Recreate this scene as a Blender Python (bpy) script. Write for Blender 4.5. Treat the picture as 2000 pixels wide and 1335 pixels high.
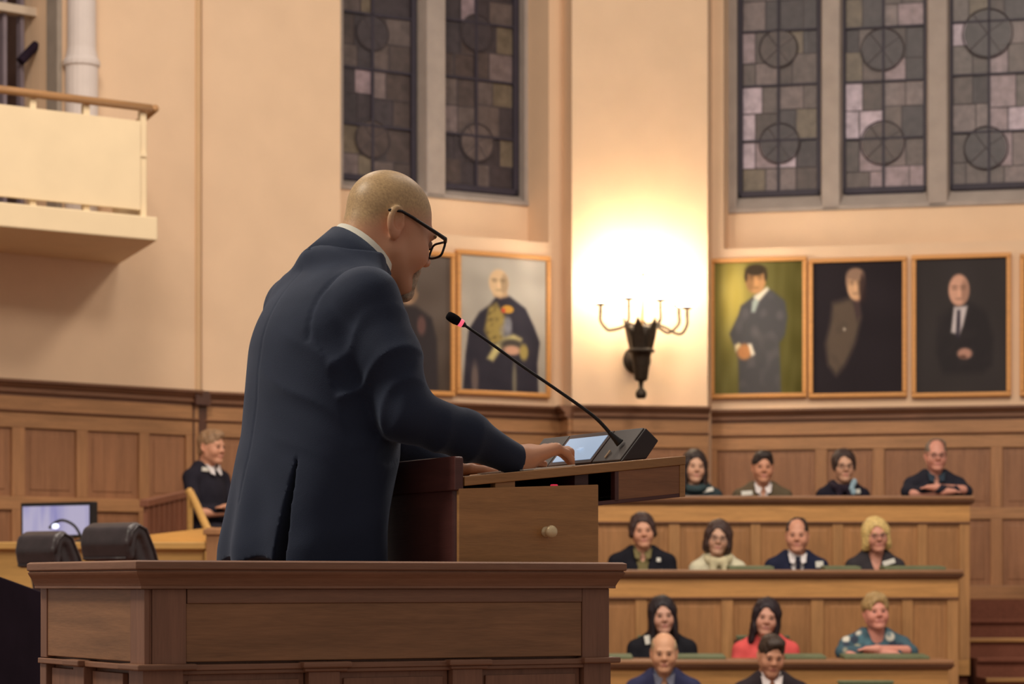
import bpy, math, random
import numpy as np
from mathutils import Vector, Matrix
random.seed(7)
rng = np.random.default_rng(7)
for o in list(bpy.data.objects):
    bpy.data.objects.remove(o)
SC = bpy.context.scene
COL = SC.collection
# ------------------------------------------------------------------ camera, light, exposure
FPX, CX, HY, ZC = 4800.0, 1000.0, 1140.0, 1.6      # focal length and horizon of a 2000x1335 frame, eye height
cam = bpy.data.cameras.new('camera'); camo = bpy.data.objects.new('camera', cam); COL.objects.link(camo)
cam.sensor_width = 36.0; cam.lens = FPX / 2000 * 36; cam.shift_y = (HY - 667.5) / 2000
cam.clip_start = .05; cam.clip_end = 100
camo.location = (0, 0, ZC); camo.rotation_euler = (math.pi / 2, 0, 0)
cam.dof.use_dof = True; cam.dof.focus_distance = 5.35; cam.dof.aperture_fstop = 7.5; cam.dof.aperture_blades = 9
SC.camera = camo
SC.view_settings.view_transform = 'Standard'; SC.view_settings.look = 'None'
SC.view_settings.exposure = 0.0; SC.view_settings.gamma = 1.0; SC.view_settings.use_curve_mapping = False
W = bpy.data.worlds.new('World'); SC.world = W; W.use_nodes = True
W.node_tree.nodes['Background'].inputs[0].default_value = (1.0, .86, .76, 1)
W.node_tree.nodes['Background'].inputs[1].default_value = .33
def lamp(name, loc, target, size, power, color):
    l = bpy.data.lights.new(name, 'AREA'); l.shape = 'DISK'; l.size = size; l.energy = power; l.color = color
    o = bpy.data.objects.new(name, l); COL.objects.link(o); o.location = loc
    o.rotation_euler = (Vector(target) - Vector(loc)).to_track_quat('-Z', 'Y').to_euler()
    return o
lamp('unseen_overhead_light', (-2.4, 12.0, 8.6), (-1.4, 15.8, 0), 1.6, 280, (1, .87, .74))  # this and the next: assumed room light from above, fixtures unseen
lamp('unseen_overhead_light', (3.2, 13.0, 8.6), (2.6, 16.5, 0), 1.6, 260, (1, .87, .73))
lamp('unseen_overhead_light', (1.6, 8.0, 7.6), (2.2, 17.0, .7), 1.6, 240, (1, .89, .78))  # frontal fill added for audience faces and desk fronts, no fixture seen
lamp('unseen_overhead_light', (-4.0, 4.9, 6.9), (-.5, 5.4, .6), 1.4, 240, (1, .90, .74))  # added to light the speaker's back and podium's left return, fixture unseen
# ------------------------------------------------------------------ helpers
def P(px, py, Y):
    return np.array([(px - CX) / FPX * Y, Y, ZC + (HY - py) / FPX * Y])
def lin(c):
    c = np.asarray(c, float) / 255
    return np.where(c <= .04045, c / 12.92, ((c + .055) / 1.055) ** 2.4)
def rgba(c):
    return tuple(lin(c)) + (1.0,)
MATS = {}
def newmat(name):
    m = bpy.data.materials.new(name); m.use_nodes = True
    nt = m.node_tree; b = nt.nodes['Principled BSDF']
    return m, nt, b
def mat(name, c, rough=.6, metal=0, spec=.4, var=.08, vscale=8, bump=0, bscale=60, emit=0, emitc=None, coat=0):
    if name in MATS: return MATS[name]
    m, nt, b = newmat(name)
    tc = nt.nodes.new('ShaderNodeTexCoord')
    n = nt.nodes.new('ShaderNodeTexNoise'); n.inputs['Scale'].default_value = vscale; n.inputs['Detail'].default_value = 3
    nt.links.new(tc.outputs['Object'], n.inputs['Vector'])
    r = nt.nodes.new('ShaderNodeValToRGB')
    l = lin(c)
    r.color_ramp.elements[0].position = .3; r.color_ramp.elements[1].position = .7
    r.color_ramp.elements[0].color = tuple(np.clip(l * (1 - var), 0, 1)) + (1,)
    r.color_ramp.elements[1].color = tuple(np.clip(l * (1 + var), 0, 1)) + (1,)
    nt.links.new(n.outputs['Fac'], r.inputs[0]); nt.links.new(r.outputs[0], b.inputs['Base Color'])
    b.inputs['Roughness'].default_value = rough; b.inputs['Metallic'].default_value = metal
    b.inputs['Specular IOR Level'].default_value = spec
    if coat: b.inputs['Coat Weight'].default_value = coat
    if bump:
        n2 = nt.nodes.new('ShaderNodeTexNoise'); n2.inputs['Scale'].default_value = bscale; n2.inputs['Detail'].default_value = 2
        nt.links.new(tc.outputs['Object'], n2.inputs['Vector'])
        bp = nt.nodes.new('ShaderNodeBump'); bp.inputs['Strength'].default_value = bump; bp.inputs['Distance'].default_value = .004
        nt.links.new(n2.outputs['Fac'], bp.inputs['Height']); nt.links.new(bp.outputs[0], b.inputs['Normal'])
    if emit:
        b.inputs['Emission Color'].default_value = rgba(emitc or c); b.inputs['Emission Strength'].default_value = emit
    MATS[name] = m; return m
def wood(name, c, vertical=False, rough=.42, contrast=.22, fine=1.0, spec=.4):
    if name in MATS: return MATS[name]
    m, nt, b = newmat(name); l = lin(c)
    tc = nt.nodes.new('ShaderNodeTexCoord'); mp = nt.nodes.new('ShaderNodeMapping')
    mp.inputs['Scale'].default_value = (9 * fine, 9 * fine, .7 * fine) if vertical else (.9 * fine, .9 * fine, 11 * fine)
    nt.links.new(tc.outputs['Object'], mp.inputs['Vector'])
    oi = nt.nodes.new('ShaderNodeObjectInfo')
    n = nt.nodes.new('ShaderNodeTexNoise'); n.noise_dimensions = '4D'; n.inputs['Scale'].default_value = 3
    n.inputs['Detail'].default_value = 5; n.inputs['Distortion'].default_value = .6
    mul = nt.nodes.new('ShaderNodeMath'); mul.operation = 'MULTIPLY'; mul.inputs[1].default_value = 20
    nt.links.new(oi.outputs['Random'], mul.inputs[0]); nt.links.new(mul.outputs[0], n.inputs['W'])
    nt.links.new(mp.outputs[0], n.inputs['Vector'])
    n2 = nt.nodes.new('ShaderNodeTexNoise'); n2.inputs['Scale'].default_value = 22; n2.inputs['Detail'].default_value = 3
    nt.links.new(mp.outputs[0], n2.inputs['Vector'])
    ad = nt.nodes.new('ShaderNodeMath'); ad.operation = 'MULTIPLY_ADD'; ad.inputs[1].default_value = .45
    nt.links.new(n2.outputs['Fac'], ad.inputs[0]); nt.links.new(n.outputs['Fac'], ad.inputs[2])
    r = nt.nodes.new('ShaderNodeValToRGB'); r.color_ramp.elements[0].position = .45; r.color_ramp.elements[1].position = .95
    r.color_ramp.elements[0].color = tuple(l * (1 - contrast)) + (1,)
    r.color_ramp.elements[1].color = tuple(np.clip(l * (1 + contrast), 0, 1)) + (1,)
    nt.links.new(ad.outputs[0], r.inputs[0])
    hs = nt.nodes.new('ShaderNodeHueSaturation')
    mr = nt.nodes.new('ShaderNodeMapRange'); mr.inputs['To Min'].default_value = .93; mr.inputs['To Max'].default_value = 1.07
    nt.links.new(oi.outputs['Random'], mr.inputs['Value']); nt.links.new(mr.outputs[0], hs.inputs['Value'])
    nt.links.new(r.outputs[0], hs.inputs['Color']); nt.links.new(hs.outputs[0], b.inputs['Base Color'])
    bp = nt.nodes.new('ShaderNodeBump'); bp.inputs['Strength'].default_value = .12; bp.inputs['Distance'].default_value = .002
    nt.links.new(n2.outputs['Fac'], bp.inputs['Height']); nt.links.new(bp.outputs[0], b.inputs['Normal'])
    b.inputs['Roughness'].default_value = rough; b.inputs['Specular IOR Level'].default_value = spec
    MATS[name] = m; return m
def vmat(name, rough=.6, spec=.35, bump=0, bscale=300, sss=0):
    """colour from the mesh's own colour attribute"""
    if name in MATS: return MATS[name]
    m, nt, b = newmat(name)
    a = nt.nodes.new('ShaderNodeVertexColor'); a.layer_name = 'Col'
    nt.links.new(a.outputs[0], b.inputs['Base Color'])
    b.inputs['Roughness'].default_value = rough; b.inputs['Specular IOR Level'].default_value = spec
    if sss:
        b.inputs['Subsurface Weight'].default_value = sss; b.inputs['Subsurface Radius'].default_value = (.012, .005, .003)
    if bump:
        tc = nt.nodes.new('ShaderNodeTexCoord')
        n2 = nt.nodes.new('ShaderNodeTexNoise'); n2.inputs['Scale'].default_value = bscale
        nt.links.new(tc.outputs['Object'], n2.inputs['Vector'])
        bp = nt.nodes.new('ShaderNodeBump'); bp.inputs['Strength'].default_value = bump; bp.inputs['Distance'].default_value = .002
        nt.links.new(n2.outputs['Fac'], bp.inputs['Height']); nt.links.new(bp.outputs[0], b.inputs['Normal'])
    MATS[name] = m; return m
def root_loc(o):
    while o.parent: o = o.parent
    return np.array(o.location)
class MB:
    def __init__(s): s.v = []; s.f = []
    def add(s, vs, fs):
        n = len(s.v); s.v += [tuple(map(float, v)) for v in vs]; s.f += [tuple(i + n for i in f) for f in fs]; return s
    def ob(s, o, ex, ey, ez):
        o, ex, ey, ez = map(np.asarray, (o, ex, ey, ez))
        if np.dot(np.cross(ex, ey), ez) < 0: ex, ey = ey, ex
        vs = [o, o + ex, o + ex + ey, o + ey, o + ez, o + ex + ez, o + ex + ey + ez, o + ey + ez]
        return s.add(vs, [(3, 2, 1, 0), (4, 5, 6, 7), (0, 1, 5, 4), (1, 2, 6, 5), (2, 3, 7, 6), (3, 0, 4, 7)])
    def box(s, a, b):
        a = np.minimum(a, b); b2 = np.maximum(a, b); d = np.asarray(b, float) - a
        lo = np.minimum(np.asarray(a, float), np.asarray(b, float)); hi = np.maximum(np.asarray(a, float), np.asarray(b, float)); d = hi - lo
        return s.ob(lo, (d[0], 0, 0), (0, d[1], 0), (0, 0, d[2]))
    def prism(s, poly, ext):
        poly = [np.asarray(p, float) for p in poly]; ext = np.asarray(ext, float); n = len(poly)
        nrm = sum(np.cross(poly[i] - poly[0], poly[(i + 1) % n] - poly[0]) for i in range(n))
        if np.dot(nrm, ext) > 0: poly = poly[::-1]
        vs = poly + [p + ext for p in poly]
        return s.add(vs, [tuple(range(n)), tuple(range(2 * n - 1, n - 1, -1))] + [((i + 1) % n, i, i + n, (i + 1) % n + n) for i in range(n)])
    def sweep(s, prof, path, side=1, closed_ends=True):
        """prof: (outward d, z) open or closed loop; path: 2D points; outward = side * left normal"""
        path = [np.asarray(p, float) for p in path]; N = len(path); rings = []
        for i in range(N):
            d0 = path[i] - path[i - 1] if i > 0 else path[1] - path[0]
            d1 = path[i + 1] - path[i] if i < N - 1 else path[-1] - path[-2]
            d0 = d0 / np.linalg.norm(d0); d1 = d1 / np.linalg.norm(d1)
            n0 = np.array([-d0[1], d0[0]]) * side; n1 = np.array([-d1[1], d1[0]]) * side
            m = n0 + n1; m = m / np.dot(m, n0) if abs(np.dot(m, n0)) > 1e-6 else n0
            rings.append([(path[i][0] + m[0] * d, path[i][1] + m[1] * d, z) for d, z in prof])
        k = len(prof); vs = [p for r in rings for p in r]; fs = []
        for i in range(N - 1):
            for j in range(k):
                a, b2 = i * k + j, i * k + (j + 1) % k
                q = (a, b2, b2 + k, a + k); fs.append(q if side > 0 else q[::-1])
        if closed_ends:
            e0 = tuple(range(k)); e1 = tuple(range((N - 1) * k, N * k))
            fs += [e0[::-1], e1] if side > 0 else [e0, e1[::-1]]
        return s.add(vs, fs)
    def tube(s, pts, r, n=10, cap=True):
        pts = [np.asarray(p, float) for p in pts]; N = len(pts)
        r = [r] * N if np.isscalar(r) else list(r)
        up = np.array([0, 0, 1.0]); vs = []; prev = None
        for i in range(N):
            d = pts[min(i + 1, N - 1)] - pts[max(i - 1, 0)]; d = d / (np.linalg.norm(d) + 1e-12)
            if prev is None:
                a = up if abs(d[2]) < .9 else np.array([1.0, 0, 0])
                x = np.cross(a, d)
            else:
                x = prev - d * np.dot(prev, d)
            x = x / np.linalg.norm(x); prev = x; y = np.cross(d, x)
            vs += [pts[i] + r[i] * (math.cos(t) * x + math.sin(t) * y) for t in np.arange(n) * 2 * math.pi / n]
        fs = [(i * n + j, i * n + (j + 1) % n, (i + 1) * n + (j + 1) % n, (i + 1) * n + j) for i in range(N - 1) for j in range(n)]
        if cap: fs += [tuple(range(n - 1, -1, -1)), tuple(range((N - 1) * n, N * n))]
        return s.add(vs, fs)
    def lathe(s, prof, o, axis=(0, 0, 1), n=20):
        a = np.asarray(axis, float); a = a / np.linalg.norm(a); o = np.asarray(o, float)
        return s.tube([o + a * z for r, z in prof], [max(r, 1e-4) for r, z in prof], n)
    def ball(s, c, r, n=12, m=8):
        c = np.asarray(c, float); r = np.ones(3) * r
        vs = [c + r * np.array([0, 0, -1])]
        for i in range(1, m):
            ph = -math.pi / 2 + math.pi * i / m
            vs += [c + r * np.array([math.cos(ph) * math.cos(t), math.cos(ph) * math.sin(t), math.sin(ph)]) for t in np.arange(n) * 2 * math.pi / n]
        vs.append(c + r * np.array([0, 0, 1])); L = len(vs) - 1
        fs = [(0, 1 + (j + 1) % n, 1 + j) for j in range(n)]
        for i in range(m - 2):
            fs += [(1 + i * n + j, 1 + i * n + (j + 1) % n, 1 + (i + 1) * n + (j + 1) % n, 1 + (i + 1) * n + j) for j in range(n)]
        fs += [(L, 1 + (m - 2) * n + j, 1 + (m - 2) * n + (j + 1) % n) for j in range(n)]
        return s.add(vs, fs)
def obj(name, mb, m, parent=None, smooth=False, bevel=0, loc=None, seg=2):
    v, f = (mb.v, mb.f) if isinstance(mb, MB) else mb[:2]
    v = np.asarray(v, float)
    if parent is not None: L = root_loc(parent)
    elif loc is not None: L = np.asarray(loc, float)
    else:
        L = np.array([(v[:, 0].min() + v[:, 0].max()) / 2, (v[:, 1].min() + v[:, 1].max()) / 2, v[:, 2].min()])
    me = bpy.data.meshes.new(name)
    me.from_pydata((v - L).tolist(), [], f if isinstance(f, list) else f.tolist())
    if not isinstance(mb, MB) and len(mb) > 2 and mb[2] is not None:
        ca = me.color_attributes.new('Col', 'FLOAT_COLOR', 'POINT')
        c4 = np.ones((len(v), 4), np.float32); c4[:, :3] = mb[2]
        ca.data.foreach_set('color', c4.ravel())
    me.materials.append(m); me.update()
    o = bpy.data.objects.new(name, me); COL.objects.link(o)
    if parent is not None: o.parent = parent
    else: o.location = L
    if smooth: me.polygons.foreach_set('use_smooth', [True] * len(me.polygons))
    if bevel:
        b = o.modifiers.new('bevel', 'BEVEL'); b.width = bevel; b.segments = seg; b.limit_method = 'ANGLE'; b.angle_limit = .6
    return o
def thing(name, label, cat, loc, group=None):
    o = bpy.data.objects.new(name, None); COL.objects.link(o); o.location = tuple(map(float, loc)); o.empty_display_size = .1
    o['label'] = label; o['category'] = cat
    if group: o['group'] = group
    return o
def tag(o, label, cat, group=None):
    o['label'] = label; o['category'] = cat
    if group: o['group'] = group
    return o
def struct(name, mb=None, m=None, loc=(0, 0, 0), label=None, cat=None, **k):
    if mb is None:
        o = bpy.data.objects.new(name, None); COL.objects.link(o); o.location = loc
    else: o = obj(name, mb, m, **k)
    o['kind'] = 'structure'
    if label: o['label'] = label
    return o
# ------------------------------------------------------------------ signed-distance sculpting
class Field:
    def __init__(s, lo, hi, h):
        s.lo = np.asarray(lo, float); s.h = h
        s.n = np.ceil((np.asarray(hi) - s.lo) / h).astype(int) + 1
        s.F = np.full(tuple(s.n), 1.0, np.float32)
        s.ax = [(s.lo[i] + h * np.arange(s.n[i])).astype(np.float32) for i in range(3)]
    def sub(s, lo, hi):
        i0 = np.clip(np.floor((np.asarray(lo) - s.lo) / s.h).astype(int), 0, s.n)
        i1 = np.clip(np.ceil((np.asarray(hi) - s.lo) / s.h).astype(int) + 1, 0, s.n)
        sl = tuple(slice(a, b) for a, b in zip(i0, i1))
        return sl, s.ax[0][sl[0]][:, None, None], s.ax[1][sl[1]][None, :, None], s.ax[2][sl[2]][None, None, :]
    def put(s, sl, d, k, op):
        A = s.F[sl]
        if A.size == 0: return
        if op == '+':
            h = np.maximum(k - np.abs(A - d), 0) / max(k, 1e-6); s.F[sl] = np.minimum(A, d) - h * h * k * .25
        else:
            d = -d; h = np.maximum(k - np.abs(A - d), 0) / max(k, 1e-6); s.F[sl] = np.maximum(A, d) + h * h * k * .25
    def cap(s, a, b, ra, rb=None, k=.01, op='+'):
        rb = ra if rb is None else rb; a = np.asarray(a, float); b = np.asarray(b, float); R = max(ra, rb) + k + 3 * s.h
        sl, X, Y, Z = s.sub(np.minimum(a, b) - R, np.maximum(a, b) + R)
        d = b - a; L = max(float(d @ d), 1e-9)
        t = np.clip(((X - a[0]) * d[0] + (Y - a[1]) * d[1] + (Z - a[2]) * d[2]) / L, 0, 1)
        D = np.sqrt((X - a[0] - t * d[0]) ** 2 + (Y - a[1] - t * d[1]) ** 2 + (Z - a[2] - t * d[2]) ** 2) - (ra + (rb - ra) * t)
        s.put(sl, D, k, op)
    def ell(s, c, r, R=None, k=.01, op='+'):
        c = np.asarray(c, float); r = np.ones(3) * np.asarray(r, float); m = r.max() + k + 3 * s.h
        ext = r + k + 3 * s.h if R is None else np.ones(3) * m
        sl, X, Y, Z = s.sub(c - ext, c + ext)
        X = X - c[0]; Y = Y - c[1]; Z = Z - c[2]
        if R is not None:
            X, Y, Z = (R[0, 0] * X + R[1, 0] * Y + R[2, 0] * Z, R[0, 1] * X + R[1, 1] * Y + R[2, 1] * Z, R[0, 2] * X + R[1, 2] * Y + R[2, 2] * Z)
        k0 = np.sqrt((X / r[0]) ** 2 + (Y / r[1]) ** 2 + (Z / r[2]) ** 2)
        k1 = np.sqrt((X / r[0] ** 2) ** 2 + (Y / r[1] ** 2) ** 2 + (Z / r[2] ** 2) ** 2) + 1e-6
        s.put(sl, k0 * (k0 - 1) / k1, k, op)
    def box(s, c, hf, R=None, rad=.003, k=.004, op='+'):
        c = np.asarray(c, float); hf = np.asarray(hf, float); m = np.linalg.norm(hf) + k + 3 * s.h
        sl, X, Y, Z = s.sub(c - m, c + m); X = X - c[0]; Y = Y - c[1]; Z = Z - c[2]
        if R is not None:
            X, Y, Z = (R[0, 0] * X + R[1, 0] * Y + R[2, 0] * Z, R[0, 1] * X + R[1, 1] * Y + R[2, 1] * Z, R[0, 2] * X + R[1, 2] * Y + R[2, 2] * Z)
        qx, qy, qz = np.abs(X) - hf[0] + rad, np.abs(Y) - hf[1] + rad, np.abs(Z) - hf[2] + rad
        D = np.sqrt(np.maximum(qx, 0) ** 2 + np.maximum(qy, 0) ** 2 + np.maximum(qz, 0) ** 2) + np.minimum(np.maximum(qx, np.maximum(qy, qz)), 0) - rad
        s.put(sl, D, k, op)
    def plane(s, p, n):      # keep the side opposite to n
        n = np.asarray(n, float); n = n / np.linalg.norm(n)
        D = (s.ax[0] - p[0])[:, None, None] * n[0] + (s.ax[1] - p[1])[None, :, None] * n[1] + (s.ax[2] - p[2])[None, None, :] * n[2]
        s.F = np.maximum(s.F, D.astype(np.float32))
    def mesh(s, smooth=2):
        F = s.F.copy(); F[[0, -1]] = 1; F[:, [0, -1]] = 1; F[:, :, [0, -1]] = 1
        B = F < 0; nx, ny, nz = F.shape
        c8 = [B[i:nx - 1 + i, j:ny - 1 + j, k:nz - 1 + k] for i in (0, 1) for j in (0, 1) for k in (0, 1)]
        anyb = c8[0].copy(); allb = c8[0].copy()
        for c in c8[1:]: anyb |= c; allb &= c
        act = anyb & ~allb; idx = np.argwhere(act); M = len(idx)
        vid = np.full(act.shape, -1, np.int32); vid[act] = np.arange(M)
        acc = np.zeros((M, 3)); cnt = np.zeros(M)
        corner = {}
        for i in (0, 1):
            for j in (0, 1):
                for k in (0, 1): corner[i, j, k] = F[idx[:, 0] + i, idx[:, 1] + j, idx[:, 2] + k]
        for ax in range(3):
            for a in (0, 1):
                for b in (0, 1):
                    c0 = [a, b]; c0.insert(ax, 0); c1 = [a, b]; c1.insert(ax, 1)
                    f0, f1 = corner[tuple(c0)], corner[tuple(c1)]
                    m = (f0 < 0) != (f1 < 0); t = f0[m] / (f0[m] - f1[m])
                    p = np.tile(np.array(c0, float), (m.sum(), 1)); p[:, ax] = t
                    acc[m] += p; cnt[m] += 1
        V = (idx + acc / cnt[:, None]) * s.h + s.lo
        faces = []
        for ax in range(3):
            o1, o2 = [(1, 2), (2, 0), (0, 1)][ax]
            s0 = [slice(None)] * 3; s1 = [slice(None)] * 3; s0[ax] = slice(0, -1); s1[ax] = slice(1, None)
            a, b = B[tuple(s0)], B[tuple(s1)]
            for flip, m in ((0, a & ~b), (1, ~a & b)):
                e = np.argwhere(m)
                if len(e) == 0: continue
                def q(d1, d2):
                    g = e.copy(); g[:, o1] -= d1; g[:, o2] -= d2
                    return vid[g[:, 0], g[:, 1], g[:, 2]]
                qd = np.stack([q(0, 0), q(1, 0), q(1, 1), q(0, 1)], 1)
                faces.append(qd[:, ::-1] if flip else qd)
        Q = np.concatenate(faces) if faces else np.zeros((0, 4), int)
        E = np.concatenate([Q[:, [0, 1]], Q[:, [1, 2]], Q[:, [2, 3]], Q[:, [3, 0]]])
        E = np.concatenate([E, E[:, ::-1]])
        deg = np.bincount(E[:, 0], minlength=M)[:, None]
        for _ in range(smooth):
            S = np.stack([np.bincount(E[:, 0], weights=V[E[:, 1], i], minlength=M) for i in range(3)], 1)
            V = V * .4 + .6 * S / np.maximum(deg, 1)
        return V, Q
def rot(yaw=0, pitch=0, roll=0):     # local (forward, left, up); pitch>0 looks down
    cy, sy, cp, sp, cr, sr = math.cos(yaw), math.sin(yaw), math.cos(pitch), math.sin(pitch), math.cos(roll), math.sin(roll)
    Z = np.array([[cy, -sy, 0], [sy, cy, 0], [0, 0, 1]]); Y = np.array([[cp, 0, sp], [0, 1, 0], [-sp, 0, cp]])
    X = np.array([[1, 0, 0], [0, cr, -sr], [0, sr, cr]])
    return Z @ Y @ X
# ------------------------------------------------------------------ materials
M_wall = mat('apricot plaster', (228, 197, 165), .85, var=.03, vscale=3, bump=.15, bscale=90, spec=.2)
M_stone = mat('grey window stone', (166, 154, 146), .9, var=.08, vscale=6, bump=.3, bscale=40, spec=.2)
M_iron = mat('dark window iron', (52, 46, 58), .6, var=.1)
M_lead = mat('lead came', (70, 62, 66), .6, var=.1)
M_wainh = wood('oak wainscot horizontal', (166, 121, 82), False)
M_wainv = wood('oak wainscot vertical', (164, 118, 80), True)
M_panel = wood('oak wainscot panel', (150, 105, 74), True)
M_corn = wood('oak cornice', (120, 84, 62), False)
M_deskh = wood('oak desk rail', (190, 140, 84), False)
M_deskv = wood('oak desk stile', (174, 128, 82), True)
M_deskp = wood('oak desk panel', (166, 119, 76), True)
M_desktop = wood('oak desk cap', (144, 102, 70), False)
M_pod = wood('podium oak', (142, 102, 80), False, .45, .2, 1.6)
M_podv = wood('podium oak upright', (138, 98, 78), True, .45, .2, 1.4)
M_podp = wood('podium oak panel', (150, 108, 76), False, .45, .26, 1.3)
M_lec = wood('lectern oak', (168, 122, 76), False, .4, .2, 2.0)
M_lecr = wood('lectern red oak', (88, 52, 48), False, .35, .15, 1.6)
M_lecg = wood('lectern glossy front', (150, 100, 66), False, .15, .2, 1.8)
M_light = wood('pale lit oak', (206, 160, 92), False, .45, .15, 1.0)
M_red = wood('reddish oak', (128, 80, 58), True, .5, .2)
M_frame = wood('picture frame oak', (208, 148, 84), False, .45, .12, 2)
M_cream = mat('cream painted balcony', (236, 214, 176), .6, var=.03, vscale=4)
M_rail = wood('balcony handrail wood', (176, 132, 88), False)
M_bronze = mat('aged bronze', (56, 46, 36), .5, .45, var=.2, vscale=30)
M_black = mat('black plastic', (24, 22, 24), .45, var=.1)
M_leather = mat('black leather', (58, 48, 50), .38, var=.2, vscale=20, bump=.2, bscale=120, spec=.6)
M_floor = wood('floor boards', (110, 72, 48), False)
M_carpet = mat('red brown stair carpet', (122, 76, 60), .95, var=.12, vscale=40, bump=.4, bscale=200, spec=.1)
M_nosing = wood('stair nosing', (166, 122, 74), False)
M_green = mat('green leather', (104, 114, 84), .6, var=.1, vscale=20)
M_white = mat('white card', (236, 234, 224), .6, var=.02)
M_dark = mat('plain dark purple', (38, 28, 40), .9, var=.15, spec=.1)
# ------------------------------------------------------------------ walls
class Seg:
    def __init__(s, a, b):
        s.a = np.asarray(a, float); s.b = np.asarray(b, float); s.L = np.linalg.norm(s.b - s.a); s.d = (s.b - s.a) / s.L
        s.n = np.array([s.d[1], -s.d[0]])          # towards the room
    def t(s, px):
        k = (px - CX) / FPX
        return (k * s.a[1] - s.a[0]) / (s.d[0] - k * s.d[1])
    def p(s, t, d, z):
        q = s.a + s.d * t + s.n * d; return np.array([q[0], q[1], z])
    def bx(s, mb, t0, t1, z0, z1, d0, d1):
        return mb.ob(s.p(t0, d0, z0), s.p(t1, d0, z0) - s.p(t0, d0, z0), s.p(t0, d1, z0) - s.p(t0, d0, z0), (0, 0, z1 - z0))
    def zat(s, px, py, d=0):
        t = s.t(px); Y = (s.a + s.d * t + s.n * d)[1]; return ZC + (HY - py) / FPX * Y
def G(px, Y): return np.array([(px - CX) / FPX * Y, Y])
ZT = 7.6                                            # wall height
ZCORN = ZC + 1.4687; ZLIP = 4.43; ZST = 4.78
w1a, w1b = G(0, 17.62), G(388, 18.72)
W1 = Seg(w1a + (w1a - w1b) * 1.2, w1b)
W2 = Seg(G(394, 18.80), G(1098, 20.47))
PIL = Seg(G(1117, 20.20), G(1382, 20.42))
w3a, w3b = G(1386, 20.80), G(2000, 20.23)
W3 = Seg(w3a, w3a + (w3b - w3a) * 1.7)
TH = .5
def wall_piece(mb, sg, t0, t1, z0, z1, d0=-TH, d1=0): sg.bx(mb, t0, t1, z0, z1, d0, d1)
FL1, FL2, FL3 = ZC - .125, ZC - .68, ZC - 1.27      # tier floors
# wall_left with the gallery opening above the balcony
g0, g1 = W1.t(-420), W1.t(112)
zg0 = ZC + (HY - 420) / FPX * 17.8
mb = MB()
wall_piece(mb, W1, 0, W1.L, 0, zg0); wall_piece(mb, W1, 0, g0, zg0, ZT); wall_piece(mb, W1, g1, W1.L, zg0, ZT)
wall_left = struct('wall_left', mb, M_wall)
mb = MB(); W2c = W2; d_ret = .02
mb2 = MB()
n0, n1 = W2.t(665), W2.t(1072)
wall_piece(mb2, W2, 0, n0, 0, ZT); wall_piece(mb2, W2, n0, n1, 0, ZLIP); wall_piece(mb2, W2, n1, W2.L + .1, 0, ZT)
ND = .34                                            # niche depth
W2.bx(mb2, n0 - .1, n1 + .1, ZLIP, ZST, -TH - .1, -ND)
wall_back = struct('wall_back', mb2, M_wall)
m0, m1 = W3.t(1413), W3.t(2240)
mb3 = MB()
wall_piece(mb3, W3, -.1, m0, 0, ZT); wall_piece(mb3, W3, m0, m1, 0, ZLIP); wall_piece(mb3, W3, m1, W3.L, 0, ZT)
W3.bx(mb3, m0 - .1, m1 + .1, ZLIP, ZST, -TH - .1, -ND)
wall_right = struct('wall_right', mb3, M_wall)
mb = MB(); q = [np.append(x, FL1) for x in (W2.b, PIL.a, PIL.b, W3.a + W3.d * .02, W3.a + np.array([0, .5]), W2.b + np.array([0, .5]))]
mb.prism(q, (0, 0, ZT - FL1)); obj('pilaster', mb, M_wall, wall_back)
# strip where left wall returns to back wall, shading put in its colour
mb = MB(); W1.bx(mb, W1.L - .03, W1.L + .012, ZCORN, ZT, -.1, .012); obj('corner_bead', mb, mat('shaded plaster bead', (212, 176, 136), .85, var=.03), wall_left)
mb = MB().box((-9, -2, -.1), (8, 22.5, 0)); struct('floor', mb, M_floor)
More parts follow.
